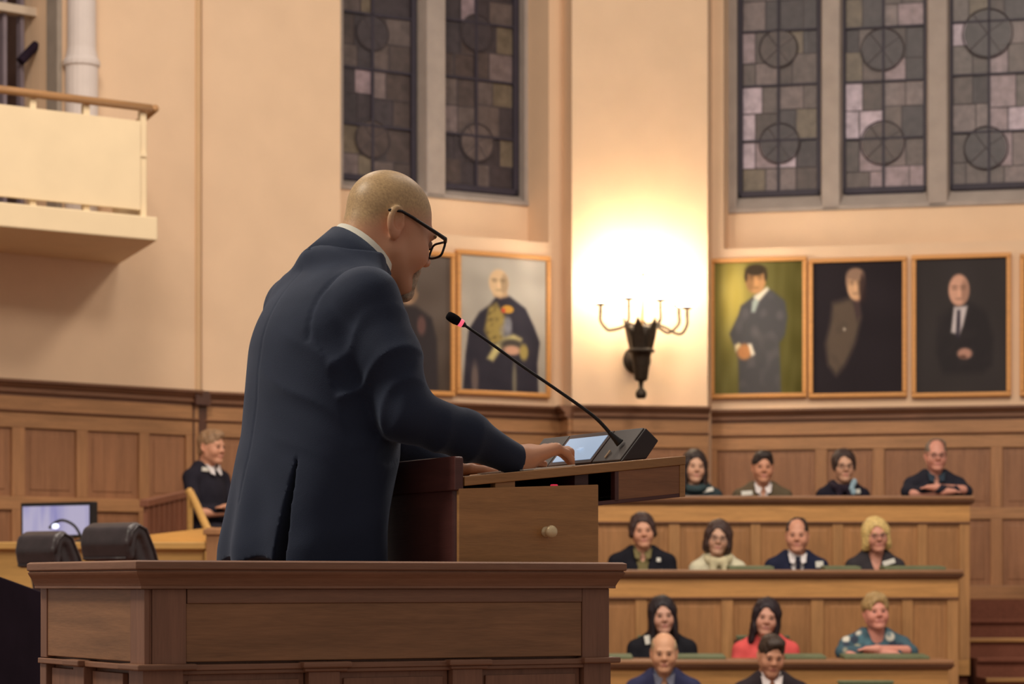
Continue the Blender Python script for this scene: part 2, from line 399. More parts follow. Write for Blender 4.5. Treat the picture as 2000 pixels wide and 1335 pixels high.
# ------------------------------------------------------------------ wainscot
def wainscot(name, sg, t0, t1, edges, zb=FL1):
    """edges: list of (t0,t1) stiles"""
    r = struct(name, loc=sg.p((t0 + t1) / 2, 0, zb)); b = ZC
    prof = [(0, b + 1.4687), (.105, b + 1.4687), (.105, b + 1.449), (.088, b + 1.444), (.076, b + 1.425), (.055, b + 1.408), (.055, b + 1.398),
            (.062, b + 1.392), (.062, b + 1.380), (.05, b + 1.374), (.034, b + 1.37), (.034, b + 1.355), (0, b + 1.355)]
    A, B = sg.p(t0, 0, 0)[:2], sg.p(t1, 0, 0)[:2]
    obj('cornice', MB().sweep(prof, [A, B], -1), M_corn, r)
    mb = MB(); sg.bx(mb, t0, t1, b + 1.247, b + 1.355, 0, .03); obj('frieze_board', mb, M_wainh, r)
    prof = [(0, b + 1.256), (.038, b + 1.256), (.046, b + 1.247), (.04, b + 1.238), (.03, b + 1.232), (0, b + 1.232)]
    obj('moulding', MB().sweep(prof, [A, B], -1), M_corn, r)
    for nm, za, zc in (('rail', 1.126, 1.234), ('rail', .535, .632)):
        mb = MB(); sg.bx(mb, t0, t1, b + za, b + zc, 0, .03); obj(nm, mb, M_wainh, r, bevel=.004)
    mb = MB(); sg.bx(mb, t0, t1, zb, b - .01 if zb > 1.4 else zb + .13, 0, .04); obj('baseboard', mb, M_wainh, r, bevel=.004)
    zbb = b - .01 if zb > 1.4 else zb + .13
    ed = [(t0 - 1, t0)] + sorted(edges) + [(t1, t1 + 1)]
    for a, c in edges:
        for za, zc in ((.632, 1.126), (zbb - b, .535)):
            mb = MB(); sg.bx(mb, a, c, b + za, b + zc, 0, .03); obj('stile', mb, M_wainv, r, bevel=.004)
    for (a0, a1), (c0, c1) in zip(ed[:-1], ed[1:]):
        if c0 - a1 < .03: continue
        for za, zc in ((.632, 1.126), (zbb - b, .535)):
            mb = MB(); sg.bx(mb, a1, c0, b + za, b + zc, 0, .008); sg.bx(mb, a1 + .05, c0 - .05, b + za + .05, b + zc - .05, .008, .014)
            obj('panel', mb, M_panel, r, bevel=.004)
    return r
def tt(sg, *pxs): return [(sg.t(a), sg.t(b)) for a, b in pxs]
st = tt(W1, (20, 45), (146, 168), (268, 288), (360, 384))
s0 = st[0][0]; extra = [(s0 - .6 * k, s0 - .6 * k + .1) for k in (1, 2)]
wainscot('trim_1', W1, st[0][0] - 1.5, W1.L - .02, st + extra)
# return of the proud left wall; shade painted in by a darker wood colour
_r = obj('corner_return', MB().prism([np.append(q, FL1 - .1) for q in (W1.p(W1.t(372), .036, 0)[:2], W2.p(.03, .03, 0)[:2], W2.p(.03, -.1, 0)[:2], W1.p(W1.t(372), -.1, 0)[:2])], (0, 0, ZC + 1.36 - FL1 + .1)), wood('return wood with painted shade', (84, 54, 44), True), bpy.data.objects['trim_1'])
obj('corner_return', MB().prism([np.append(q, ZC + 1.36) for q in (W1.p(W1.t(370), .09, 0)[:2], W2.p(.03, .10, 0)[:2], W2.p(.03, -.1, 0)[:2], W1.p(W1.t(370), -.1, 0)[:2])], (0, 0, .108)), wood('return wood with painted shade', (84, 54, 44), True), bpy.data.objects['trim_1'])
stile2 = [(W2.t(a), W2.t(a + 22)) for a in (397, 545, 690, 835, 965, 1076)]
wainscot('trim_2', W2, 0, W2.L, stile2)
wainscot('trim_3', PIL, 0, PIL.L, [(0, PIL.t(1140)), (PIL.t(1362), PIL.L)])
# pilaster side panelling
PS = Seg(W2.b, PIL.a)
wainscot('trim_4', PS, .0, PS.L, [(0, .04), (PS.L - .04, PS.L)])
st3 = tt(W3, (1389, 1402), (1593, 1616), (1705, 1728), (1935, 1958))
wainscot('trim_5', W3, 0, W3.L - .1, st3 + [(W3.t(2080), W3.t(2100)), (W3.t(2200), W3.t(2220))])
# ------------------------------------------------------------------ leaded windows
GL = {}
def glass(i):
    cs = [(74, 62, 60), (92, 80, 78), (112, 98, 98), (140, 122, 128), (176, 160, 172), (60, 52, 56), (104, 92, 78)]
    return mat('glass tint and reflection %d' % i, cs[i], .42, var=.25, vscale=14, spec=.45, bump=.3, bscale=25)
def leaded_window(name, sg, lights, mull, jambs, bars_y, vbars, sillrefs, seed, bright):
    """lights: (px0,px1) dark metal frames; all at the niche's back"""
    rr = random.Random(seed); d = -ND
    root = struct(name, loc=sg.p(sg.t((lights[0][0] + lights[-1][1]) / 2), d, ZST))
    tL, tR = sg.t(jambs[0]) - .02, sg.t(jambs[1]) + .02
    def tb(px):       # param on the niche's back plane
        k = (px - CX) / FPX; a = sg.a + sg.n * d
        return (k * a[1] - a[0]) / (sg.d[0] - k * sg.d[1])
    def zb(px, py):
        q = sg.a + sg.n * d + sg.d * tb(px); return ZC + (HY - py) / FPX * q[1]
    zs = np.mean([zb(px, py) for px, py in sillrefs])
    mb = MB(); sg.bx(mb, tL, tR, ZST, ZST + .03, d - .18, d + .02); mb.prism([sg.p(tL, d + .02, ZST + .03), sg.p(tL, d - .18, ZST + .03), sg.p(tL, d - .18, zs), sg.p(tL, d - .1, zs)], sg.p(tR, 0, 0) - sg.p(tL, 0, 0))
    obj('sill', mb, M_stone, root)
    for a, b in mull:
        mb = MB(); t0, t1 = tb(a), tb(b)
        mb.prism([sg.p(t0, d + .02, ZST), sg.p(t1, d + .02, ZST), sg.p(t1 + .03, d - .12, ZST), sg.p(t1 + .03, d - .18, ZST), sg.p(t0 - .03, d - .18, ZST), sg.p(t0 - .03, d - .12, ZST)], (0, 0, ZT - ZST))
        obj('mullion', mb, M_stone, root, bevel=.008)
    for (a, b) in ((tL, tb(jambs[2])), (tb(jambs[3]), tR)):
        mb = MB(); sg.bx(mb, a, b, ZST, ZT, d - .18, d + .01); obj('jamb', mb, M_stone, root, bevel=.008)
    for li, (a, b) in enumerate(lights):
        t0, t1 = tb(a), tb(b); fw = .045
        fr = MB()
        sg.bx(fr, t0, t0 + fw, zs, ZT, d - .16, d - .07); sg.bx(fr, t1 - fw, t1, zs, ZT, d - .16, d - .07)
        sg.bx(fr, t0, t1, zs, zs + .05, d - .16, d - .07)
        obj('casement_frame', fr, M_iron, root, bevel=.006)
        tv = tb(vbars[li]); mb = MB(); sg.bx(mb, tv - .011, tv + .011, zs, ZT, d - .12, d - .085); obj('glazing_bar', mb, M_iron, root)
        zz = [zs + .03]
        zrow = [zb(vbars[li], y) for y in bars_y[li]]
        while zrow[-1] < ZT - .1: zrow.append(zrow[-1] + (zrow[-1] - zrow[-2]))
        for z in zrow[:-1]:
            mb = MB(); sg.bx(mb, t0 + fw, t1 - fw, z - .009, z + .009, d - .12, d - .085); obj('glazing_bar', mb, M_iron, root)
        # small leaded panes
        rows = [zz[0]] + zrow
        lead = MB()
        for ri in range(len(rows) - 1):
            for (ca, cb) in ((t0 + fw - .004, tv), (tv, t1 - fw + .004)):
                z0, z1 = rows[ri], rows[ri + 1]
                if z0 > ZC + 1180 / FPX * 21: continue
                zm = z0 + (z1 - z0) * rr.choice([.42, .5, .56]); cm = [ca + (cb - ca) * rr.choice([.36, .45, .55, .64]) for _ in range(2)]
                for zi, (za, zc2) in enumerate(((z0, zm), (zm, z1))):
                    for (xa, xb) in ((ca, cm[zi]), (cm[zi], cb)):
                        w = bright.get((li, ri), 0)  # picks lighter tints by row, painted reflections of the lit room
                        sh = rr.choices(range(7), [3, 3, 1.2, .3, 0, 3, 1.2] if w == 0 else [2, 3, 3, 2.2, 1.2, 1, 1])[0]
                        mb = MB(); g = .004
                        sg.bx(mb, xa + g, xb - g, za + g, zc2 - g, d - .112, d - .105)
                        # each pane sits at its own slight angle
                        j = [rr.uniform(-.006, .006) for _ in range(4)]
                        mb.v = [tuple(np.array(v) + np.append(sg.n, 0) * j[(k % 4)]) for k, v in enumerate(mb.v)]
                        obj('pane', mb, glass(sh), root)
                    sg.bx(lead, cm[zi] - g, cm[zi] + g, za, zc2, d - .116, d - .1)
                sg.bx(lead, ca, cb, zm - g, zm + g, d - .116, d - .1)
        lo = obj('lead_cames', lead, M_lead, root); lo['kind'] = 'stuff'
        mb = MB(); sg.bx(mb, t0, t1, zs, ZT, d - .17, d - .12); obj('glass_backing', mb, mat('night glass', (48, 42, 48), .3), root)
    return root, tb, zb
def roundel(root, sg, tb, zb, px, py, rpx, col, ring):
    t = tb(px); z = zb(px, py); r = rpx / FPX * 20.9; d = -ND - .096
    mb = MB(); ax = np.append(sg.n, 0)
    mb.lathe([(r * .93, 0), (r * .93, .006)], sg.p(t, d, z), ax, 24); o = obj('roundel', mb, col, root)
    ri = MB(); ri.tube([sg.p(t + r * math.cos(a), d + .006, z + r * math.sin(a)) for a in np.linspace(0, 2 * math.pi, 25)], .005, 5, False)
    for a in (.6, 2.2, 3.9, 5.3): ri.tube([sg.p(t, d + .006, z), sg.p(t + r * math.cos(a), d + .006, z + r * math.sin(a))], .004, 5)
    obj('roundel_lead', ri, ring, o)
rt, tb, zb = leaded_window('window_1', W2, [(667, 822), (868, 1022)], [(832, 868)], (663, 1074, 670, 1024),
    [[358, 242, 132, 24], [372, 262, 151, 40]], [738, 941], [(745, 355), (945, 371)], 3, {})
roundel(rt, W2, tb, zb, 943, 275, 37, glass(1), M_lead); roundel(rt, W2, tb, zb, 738, 268, 36, glass(0), M_lead)
roundel(rt, W2, tb, zb, 943, 60, 36, glass(5), M_lead); roundel(rt, W2, tb, zb, 738, 60, 34, glass(5), M_lead)
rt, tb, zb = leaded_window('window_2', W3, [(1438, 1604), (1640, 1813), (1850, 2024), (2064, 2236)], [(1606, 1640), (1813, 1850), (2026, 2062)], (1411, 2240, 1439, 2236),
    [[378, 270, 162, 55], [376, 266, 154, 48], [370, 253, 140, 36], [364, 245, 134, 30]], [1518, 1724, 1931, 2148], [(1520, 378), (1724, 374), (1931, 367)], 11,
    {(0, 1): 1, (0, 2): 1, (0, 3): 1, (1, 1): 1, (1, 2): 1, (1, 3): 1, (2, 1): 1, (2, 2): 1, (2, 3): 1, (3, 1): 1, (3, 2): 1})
roundel(rt, W3, tb, zb, 1520, 276, 40, glass(5), M_lead); roundel(rt, W3, tb, zb, 1722, 275, 43, glass(0), M_lead); roundel(rt, W3, tb, zb, 1925, 285, 42, glass(5), M_lead)
roundel(rt, W3, tb, zb, 1518, 90, 38, glass(0), M_lead); roundel(rt, W3, tb, zb, 1722, 92, 42, glass(5), M_lead); roundel(rt, W3, tb, zb, 1928, 60, 48, glass(5), M_lead)
# gallery opening (left, above the balcony)
win3 = struct('window_3', loc=W1.p(g1, -.3, zg0))
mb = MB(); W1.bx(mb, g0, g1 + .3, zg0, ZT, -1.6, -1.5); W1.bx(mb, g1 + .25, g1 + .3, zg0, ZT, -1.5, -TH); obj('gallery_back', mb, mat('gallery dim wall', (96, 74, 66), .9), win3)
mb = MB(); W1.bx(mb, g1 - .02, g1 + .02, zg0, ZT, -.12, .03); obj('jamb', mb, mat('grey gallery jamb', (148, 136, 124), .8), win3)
mb = MB()
tpl = W1.t(147); pc = W1.p(tpl, .09, 0)
zcap = ZC + (HY - 140) / FPX * 18
mb.lathe([(.12, zg0 - .2), (.12, zcap + .02), (.135, zcap + .03), (.135, zcap - .0 + .06), (.118, zcap + .09), (.112, zcap + .12), (.105, zcap + .16), (.098, ZT)], (pc[0], pc[1], 0), n=20)
obj('column', mb, mat('pale painted column', (214, 202, 196), .7, var=.03), win3, smooth=False, bevel=.004)
zt = ZC + (HY - 22) / FPX * 18
mb = MB(); W1.bx(mb, g0, g1, zt, zt + .06, -.42, -.3); W1.bx(mb, g0, g1, zt + .55, zt + .6, -.42, -.3); obj('transom', mb, mat('pale gallery rail', (196, 178, 158), .6), win3)
mb = MB()
for px in (0, 58, 92): W1.bx(mb, W1.t(px) - .015, W1.t(px) + .015, zg0, ZT, -.42, -.36)
obj('glazing_bar', mb, mat('grey gallery upright', (120, 108, 116), .6), win3)
mb = MB(); a = W1.p(W1.t(80), -.3, ZC + (HY - 122) / FPX * 18.1); b = W1.p(W1.t(112), -.3, ZC + (HY - 84) / FPX * 18.1); mb.tube([a, b], .035, 8); obj('handle', mb, M_dark, win3)
# ------------------------------------------------------------------ balcony
bY = lambda px: 17.01 - (308 - px) / 308 * .68
z0b = ZC + 2.375
fr, fl = G(308, 17.01), G(0, 16.33); fl = fr + (fl - fr) * 1.9
br_, bl = G(228, 18.36), None
dirb = (fl - fr)
bal = thing('balcony', 'cream painted gallery balcony with wooden handrail high on left wall', 'balcony', (fr[0], fr[1], z0b))
hb = 46 / FPX * 17
wl = br_ + dirb * 1.15
mb = MB(); mb.prism([np.append(q, z0b) for q in (fr, fl, wl, br_)], (0, 0, hb)); obj('slab', mb, M_cream, bal, bevel=.01)
BS = Seg(fl, fr)
def bz(px, py): return BS.zat(px, py)
zrail = bz(200, 196); zptop = bz(200, 224); zpbot = bz(200, 400)
mb = MB(); mb.tube([BS.p(0, -.06, zrail), BS.p(BS.t(303), -.06, zrail)], .028, 10); obj('handrail', mb, M_rail, bal, smooth=True)
mb = MB(); BS.bx(mb, 0, BS.t(282), zpbot, zptop, -.075, -.055); obj('infill_panel', mb, M_cream, bal, bevel=.004)
for px in (-150, -30, 75, 180, 291):
    mb = MB(); t = BS.t(px); BS.bx(mb, t - .022, t + .022, z0b + hb, zrail - .02, -.125, -.082); obj('post', mb, M_cream, bal)
mb = MB(); t = BS.t(283); BS.bx(mb, t, t + .05, z0b + hb + .42, z0b + hb + .45, -.1, -.07); obj('bracket', mb, M_cream, bal)
mb = MB(); er = G(303, 17.05)
e2 = er + (br_ - fr) * .9
mb.tube([np.append(er, zrail), np.append(e2, zrail)], .028, 10); obj('handrail', mb, M_rail, bal, smooth=True)
mb = MB(); nn = (br_ - fr) * .8; mb.ob(np.append(fr + (br_ - fr) * .08 - np.array([.07, 0]), zpbot), np.append(nn, 0), (.02, 0, 0), (0, 0, zptop - zpbot)); obj('infill_panel', mb, M_cream, bal)
# ------------------------------------------------------------------ framed portraits
def canvas_paint(W_, H_, fn):
    y, x = np.mgrid[0:H_, 0:W_]; u = x / (W_ - 1); v = y / (H_ - 1); im = np.zeros((H_, W_, 3)); im = fn(u, v, im); return np.clip(im, 0, 255)
def blend(im, a, c): return im * (1 - a[..., None]) + np.asarray(c, float) * a[..., None]
def sel(u, v, cx, cy, rx, ry, soft=.12, ang=0):
    du, dv = u - cx, (v - cy); c, s = math.cos(ang), math.sin(ang); a, b = c * du + s * dv * 1.45, -s * du + c * dv * 1.45
    k = np.sqrt((a / rx) ** 2 + (b / (ry * 1.45)) ** 2); return np.clip((1 + soft - k) / (2 * soft), 0, 1)
def poly(u, v, pts, soft=.012):
    pts = np.array(pts, float); n = len(pts); ins = np.zeros(u.shape, bool); d = np.full(u.shape, 9.0)
    for i in range(n):
        (x0, y0), (x1, y1) = pts[i], pts[(i + 1) % n]
        cond = ((y0 > v) != (y1 > v)); ins ^= cond & (u < (x1 - x0) * (v - y0) / ((y1 - y0) if y1 != y0 else 1e-9) + x0)
        ex, ey = x1 - x0, y1 - y0; t = np.clip(((u - x0) * ex + (v - y0) * ey) / (ex * ex + ey * ey + 1e-12), 0, 1)
        d = np.minimum(d, np.hypot(u - x0 - t * ex, v - y0 - t * ey))
    sd = np.where(ins, d, -d); return np.clip(.5 + sd / (2 * soft), 0, 1)
def nz(u, v, f, seed):
    r = np.random.default_rng(seed); out = np.zeros(u.shape)
    for _ in range(7):
        a, b, ph = r.uniform(-f, f), r.uniform(-f, f), r.uniform(0, 6.3); out += np.sin(a * u * 6.3 + b * v * 9 + ph)
    return out / 7
def face(im, u, v, cx, cy, rx, ry, skin, hair=None, shade_side=1):
    im = blend(im, sel(u, v, cx, cy, rx, ry, .1), skin)
    dk = np.array(skin) * .72
    im = blend(im, sel(u, v, cx + shade_side * rx * .62, cy + ry * .1, rx * .42, ry * .8, .3) * .7 * sel(u, v, cx, cy, rx, ry, .1), dk)
    for s in (-1, 1):
        im = blend(im, sel(u, v, cx + s * rx * .42, cy - ry * .08, rx * .26, ry * .09, .4) * .45, np.array(skin) * .55)
        im = blend(im, sel(u, v, cx + s * rx * .42, cy - ry * .24, rx * .32, ry * .06, .4) * .6, np.array(skin) * .5)
    im = blend(im, sel(u, v, cx + rx * .06, cy + ry * .2, rx * .16, ry * .22, .4) * .5, np.clip(np.array(skin) * 1.15, 0, 255))
    im = blend(im, sel(u, v, cx, cy + ry * .56, rx * .36, ry * .07, .4) * .5, np.array(skin) * .65)
    if hair is not None:
        im = blend(im, sel(u, v, cx, cy - ry * .72, rx * 1.02, ry * .42, .2), hair)
        for s in (-1, 1): im = blend(im, sel(u, v, cx + s * rx * .98, cy - ry * .3, rx * .16, ry * .42, .3), hair)
    return im
def paint_officer(u, v, im):
    im = im + np.array([176, 168, 156.0]) + nz(u, v, 3, 1)[..., None] * 12 - (v * 18)[..., None]
    body = [(.34, .36), (.42, .29), (.5, .275), (.58, .29), (.76, .37), (.86, .5), (.93, .62), (.9, .78), (.92, 1.1), (.02, 1.1), (.06, .75), (.1, .55), (.22, .42)]
    im = blend(im, poly(u, v, body), (44, 40, 50)); im += (nz(u, v, 5, 4) * 5)[..., None]
    im = blend(im, poly(u, v, [(.33, .38), (.42, .34), (.52, .44), (.5, .62), (.36, .66), (.28, .55)], .02), (150, 130, 72))
    gold = np.clip(nz(u, v, 16, 2) * 2, 0, 1) * poly(u, v, [(.33, .38), (.42, .34), (.52, .44), (.5, .62), (.36, .66), (.28, .55)], .02)
    im = blend(im, gold * .7, (96, 80, 48))
    im = blend(im, sel(u, v, .55, .385, .07, .03), (190, 142, 58)); im = blend(im, sel(u, v, .5, .395, .025, .018), (186, 72, 48))
    im = blend(im, sel(u, v, .55, .5, .05, .06, .3) * .7, (150, 150, 154)); im = blend(im, sel(u, v, .53, .55, .07, .05, .3) * .6, (136, 134, 140))
    im = blend(im, poly(u, v, [(.4, .66), (.5, .6), (.62, .57), (.72, .6), (.7, .64), (.6, .63), (.48, .68), (.38, .78), (.31, .76)], .015), (186, 172, 118))
    im = blend(im, sel(u, v, .6, .65, .14, .045, .3), (66, 60, 54)); im = blend(im, sel(u, v, .6, .69, .1, .035, .3), (186, 142, 118))
    im = blend(im, sel(u, v, .74, .7, .05, .06, .3), (150, 132, 74))
    im = blend(im, sel(u, v, .17, .92, .04, .12, .4) * .6, (140, 118, 104)); im = blend(im, sel(u, v, .63, .92, .025, .14, .4) * .6, (150, 140, 110))
    im = blend(im, poly(u, v, [(.38, .22), (.54, .22), (.55, .29), (.46, .31), (.38, .29)]), (186, 152, 116))
    return face(im, u, v, .445, .19, .115, .1, (208, 176, 138), None, 1)
def paint_murky(u, v, im):
    im = im + np.array([104, 92, 84.0]) - (v * 30)[..., None] + nz(u, v, 3, 8)[..., None] * 10
    im = blend(im, poly(u, v, [(.4, .38), (.6, .38), (.78, .46), (.84, .62), (.86, 1.1), (.1, 1.1), (.16, .6), (.24, .45)], .02), (52, 46, 48))
    im = blend(im, sel(u, v, .66, .52, .05, .07, .3) * .7, (120, 84, 78))
    return face(im, u, v, .5, .27, .12, .1, (170, 136, 108), (90, 80, 72), 1)
def paint_green(u, v, im):
    a = np.exp(-((u - .22) / .2) ** 2 - ((v - .25) / .35) ** 2)
    im = im + np.array([104, 98, 52.0]) + a[..., None] * np.array([92, 78, 36]) - (np.clip(u - .55, 0, 1) * 50)[..., None] + nz(u, v * .25, 9, 5)[..., None] * 12
    suit = [(.44, .26), (.6, .2), (.66, .22), (.8, .3), (.83, .42), (.8, .56), (.74, .62), (.76, 1.1), (.28, 1.1), (.27, .74), (.2, .6), (.17, .54), (.27, .4), (.3, .33)]
    im = blend(im, poly(u, v, suit), (76, 74, 76)); im = blend(im, poly(u, v, suit) * np.clip(nz(u, v, 6, 3), 0, 1), (100, 96, 96))
    im = blend(im, poly(u, v, [(.45, .26), (.6, .19), (.62, .21), (.5, .3), (.46, .33)]), (222, 212, 190))
    im = blend(im, poly(u, v, [(.43, .3), (.48, .27), (.5, .31), (.46, .38), (.42, .38)]), (158, 168, 160))
    im = blend(im, sel(u, v, .34, .68, .085, .06, .25), (184, 126, 80)); im = blend(im, poly(u, v, [(.38, .62), (.42, .62), (.46, .7), (.42, .715)]), (226, 216, 196))
    im = blend(im, poly(u, v, [(.23, .63), (.28, .61), (.3, .63), (.24, .68)]), (222, 204, 160))
    return face(im, u, v, .47, .135, .115, .105, (186, 138, 92), (60, 48, 34), -1)
def paint_darkcoat(u, v, im):
    im = im + np.array([38, 31, 36.0]) + nz(u, v, 2, 4)[..., None] * 4
    coat = [(.42, .27), (.5, .28), (.54, .42), (.47, .62), (.36, .78), (.26, .86), (.17, .78), (.14, .62), (.2, .45), (.22, .31), (.34, .29)]
    im = blend(im, poly(u, v, coat, .03), (94, 80, 68)); im = blend(im, poly(u, v, coat, .03) * np.clip(nz(u, v, 5, 9), 0, 1) * .7, (66, 56, 50))
    im = blend(im, poly(u, v, [(.44, .27), (.52, .28), (.53, .4), (.49, .46)], .015), (74, 58, 58)); im = blend(im, sel(u, v, .35, .51, .013, .013), (190, 176, 160))
    im = blend(im, sel(u, v, .5, .25, .05, .05, .3), (150, 112, 88))
    im = face(im, u, v, .475, .175, .095, .115, (212, 168, 130), (150, 120, 100), 1)
    return blend(im, sel(u, v, .56, .2, .04, .11, .3) * .85, (52, 38, 38))
def paint_tie(u, v, im):
    im = im + np.array([56, 51, 51.0]) + nz(u, v, 2, 14)[..., None] * 5
    suit = [(.42, .35), (.6, .33), (.78, .4), (.86, .6), (.84, .8), (.74, .86), (.3, .86), (.22, .7), (.24, .44)]
    im = blend(im, poly(u, v, suit, .03), (46, 42, 44)); im = blend(im, poly(u, v, suit, .03) * np.clip(nz(u, v, 5, 19), 0, 1) * .5, (62, 57, 58))
    im = blend(im, poly(u, v, [(.42, .36), (.57, .355), (.52, .5), (.48, .57), (.39, .55)]), (206, 196, 196))
    im = blend(im, poly(u, v, [(.455, .385), (.49, .385), (.49, .5), (.475, .6), (.44, .58)]), (54, 48, 60))
    im = blend(im, sel(u, v, .54, .71, .08, .04, .25), (186, 140, 122)); im = blend(im, sel(u, v, .52, .735, .04, .015, .3), (110, 80, 70))
    return face(im, u, v, .475, .235, .115, .118, (214, 164, 140), None, 1)
def paint_plain(u, v, im):
    im = im + np.array([50, 44, 44.0]) + nz(u, v, 2, 24)[..., None] * 5
    im = blend(im, poly(u, v, [(.38, .36), (.62, .36), (.82, .44), (.86, 1.1), (.14, 1.1), (.2, .44)], .02), (36, 34, 40))
    return face(im, u, v, .5, .24, .11, .115, (206, 160, 136), (90, 74, 60), 1)
M_canvas = vmat('painted canvas', .75, .2)
def portrait(sg, x0, x1, y0, y1, fn, label, d=.02):
    t0, t1 = sg.t(x0), sg.t(x1); z1, z0 = sg.zat((x0 + x1) / 2, y0, d), sg.zat((x0 + x1) / 2, y1, d)
    r = thing('framed_portrait', label, 'painting', sg.p((t0 + t1) / 2, .03, z0), None)
    fw = .038; D0, D1 = .002, .055
    for (a, b, c, e) in ((t0, t1, z1 - fw, z1), (t0, t1, z0, z0 + fw), (t0, t0 + fw, z0 + fw, z1 - fw), (t1 - fw, t1, z0 + fw, z1 - fw)):
        mb = MB(); sg.bx(mb, a, b, c, e, D0, D1); obj('frame_rail', mb, M_frame, r, bevel=.008)
    w, h = 84, 126; im = canvas_paint(w, h, fn)
    V = [sg.p(t0 + fw + (t1 - t0 - 2 * fw) * i / (w - 1), .03, z1 - fw - (z1 - z0 - 2 * fw) * j / (h - 1)) for j in range(h) for i in range(w)]
    Q = [(j * w + i, (j + 1) * w + i, (j + 1) * w + i + 1, j * w + i + 1) for j in range(h - 1) for i in range(w - 1)]
    obj('canvas', (V, Q, lin(im.reshape(-1, 3))), M_canvas, r)
portrait(W2, 700, 884, 487, 770, paint_murky, 'murky brown portrait in oak frame, hidden in part behind the speaker')
portrait(W2, 887, 1070, 494, 773, paint_officer, 'full-length portrait of bald man in dark cloak with gold braid and plumed hat')
portrait(W3, 1388, 1577, 503, 777, paint_green, 'portrait of dark-haired man in grey suit on yellow-green background')
portrait(W3, 1580, 1772, 503, 776, paint_darkcoat, 'near-black portrait of man in brown coat with half-lit face')
portrait(W3, 1781, 1975, 496, 775, paint_tie, 'dark portrait of bald man in suit, white shirt and tie')
portrait(W3, 1992, 2188, 493, 772, paint_plain, 'framed portrait cut off by right edge of the photo')
# ------------------------------------------------------------------ wall sconce
sY = 19.98
def S(px, py, Y=sY): return P(px, py, Y)
sc_ = thing('wall_sconce', 'bronze torch wall sconce with five curved arms and glowing white shades', 'lamp', S(1245, 765, 20.1))
pn = np.append(PIL.n, 0)
c = np.append(PIL.p(PIL.t(1243), 0, 0)[:2], ZC + (HY - 703) / FPX * 20.3)
mb = MB(); mb.lathe([(.085, 0), (.115, .005), (.118, .02), (.1, .035), (.05, .045), (.03, .06), (.025, .3)], c, pn, 24); obj('back_plate', mb, M_bronze, sc_, smooth=True)
k = sY / FPX
axis0 = S(1252, 700)
mb = MB(); ax = axis0[:2]
prof = [(11, 768), (14, 764), (13, 758), (8, 752), (5, 750), (6, 742), (13, 760 - 22), (20, 700), (23, 672), (28, 668), (28, 664), (22, 660), (27, 640), (30, 620)]
pr = [(8, 778), (11, 772), (11, 766), (7, 760), (4, 757), (5, 745), (12, 742), (13, 740), (18, 700), (21, 694 - 5), (27, 688), (27, 683), (21, 680), (24, 660), (27, 640), (20, 637), (5, 637)]
mb.tube([np.array([ax[0], ax[1], ZC + (HY - y) / FPX * sY]) for r, y in pr], [r * k for r, y in pr], 18); obj('torch_body', mb, M_bronze, sc_, smooth=True)
for i in range(6):
    a = i * math.pi / 3 + .3; dv = np.array([math.cos(a), math.sin(a), 0]); tv = np.array([-dv[1], dv[0], 0])
    o = np.array([ax[0], ax[1], ZC + (HY - 685) / FPX * sY]); hh = 60 * k
    mb = MB(); pts = [(20, 0, 9), (25, .4, 13), (31, .75, 9), (37, 1.05, 1)]
    L_, R_ = [], []
    for r, h, w in pts:
        L_.append(o + dv * r * k + tv * w * k + np.array([0, 0, hh * h])); R_.append(o + dv * r * k - tv * w * k + np.array([0, 0, hh * h]))
    mb.prism(L_ + R_[::-1], -dv * .008); obj('leaf', mb, M_bronze, sc_)
mb = MB(); mb.tube([S(1253, 640), S(1256, 590), S(1256, 540)], [.012, .008, .006], 8); mb.ball(S(1256, 536), .018); obj('centre_rod', mb, mat('gilt rod', (190, 150, 96), .4, .6), sc_)
M_shade = mat('glowing lamp shade', (255, 236, 206), .8, emit=18.0, emitc=(255, 246, 230))
def arm(tx, ty, dY, mx, my, first):
    cY = sY + dY; top = P(tx, ty, cY)
    p0 = S(1252, 652)
    q = [p0, S(1252 + (mx - 1252) * .12, 640), S(1252 + (mx - 1252) * .3, 632, sY + dY * .25), S(1252 + (mx - 1252) * .55, 640, sY + dY * .5), P(1252 + (mx - 1252) * .78, my - 1, sY + dY * .75),
         P(mx - (mx - 1252) * .08, my - 2, sY + dY * .9), P(tx, my - 18, cY), P(tx, ty + 20, cY), P(tx, ty + 4, cY)]
    pts = []
    Q = [np.asarray(v) for v in q]
    for i in range(len(Q) - 1):           # Catmull-Rom
        a, b, c_, d_ = Q[max(i - 1, 0)], Q[i], Q[i + 1], Q[min(i + 2, len(Q) - 1)]
        for t in np.linspace(0, 1, 6, endpoint=False):
            pts.append(.5 * ((2 * b) + (-a + c_) * t + (2 * a - 5 * b + 4 * c_ - d_) * t * t + (-a + 3 * b - 3 * c_ + d_) * t ** 3))
    pts.append(Q[-1])
    o = obj('arm', MB().tube(pts, .0115, 8), M_bronze, sc_, smooth=True)
    mb = MB(); mb.lathe([(.004, -.03), (.014, -.026), (.016, -.018), (.006, -.012), (.006, .0), (.03, .004), (.044, .012), (.044, .024), (.02, .026)], top - np.array([0, 0, .03]), n=14)
    mb.ball(top - np.array([0, 0, .075]), .015); obj('drip_cup', mb, M_bronze, o)
    mb = MB(); hs = 84 * k
    mb.lathe([(.078, 0.0), (.078, .002), (.072, hs * .5), (.066, hs), (.062, hs), (.07, .004), (.074, 0.0)], top + np.array([0, 0, .0]), n=20)
    obj('lamp_shade', mb, M_shade, sc_, smooth=True)
arm(1173, 590, .0, 1180, 645, 1); arm(1228, 579, .12, 1222, 640, 0); arm(1326, 592, .1, 1315, 650, 0); arm(1342, 597, -.12, 1340, 652, 0); arm(1290, 582, -.02 + .16, 1285, 642, 0)
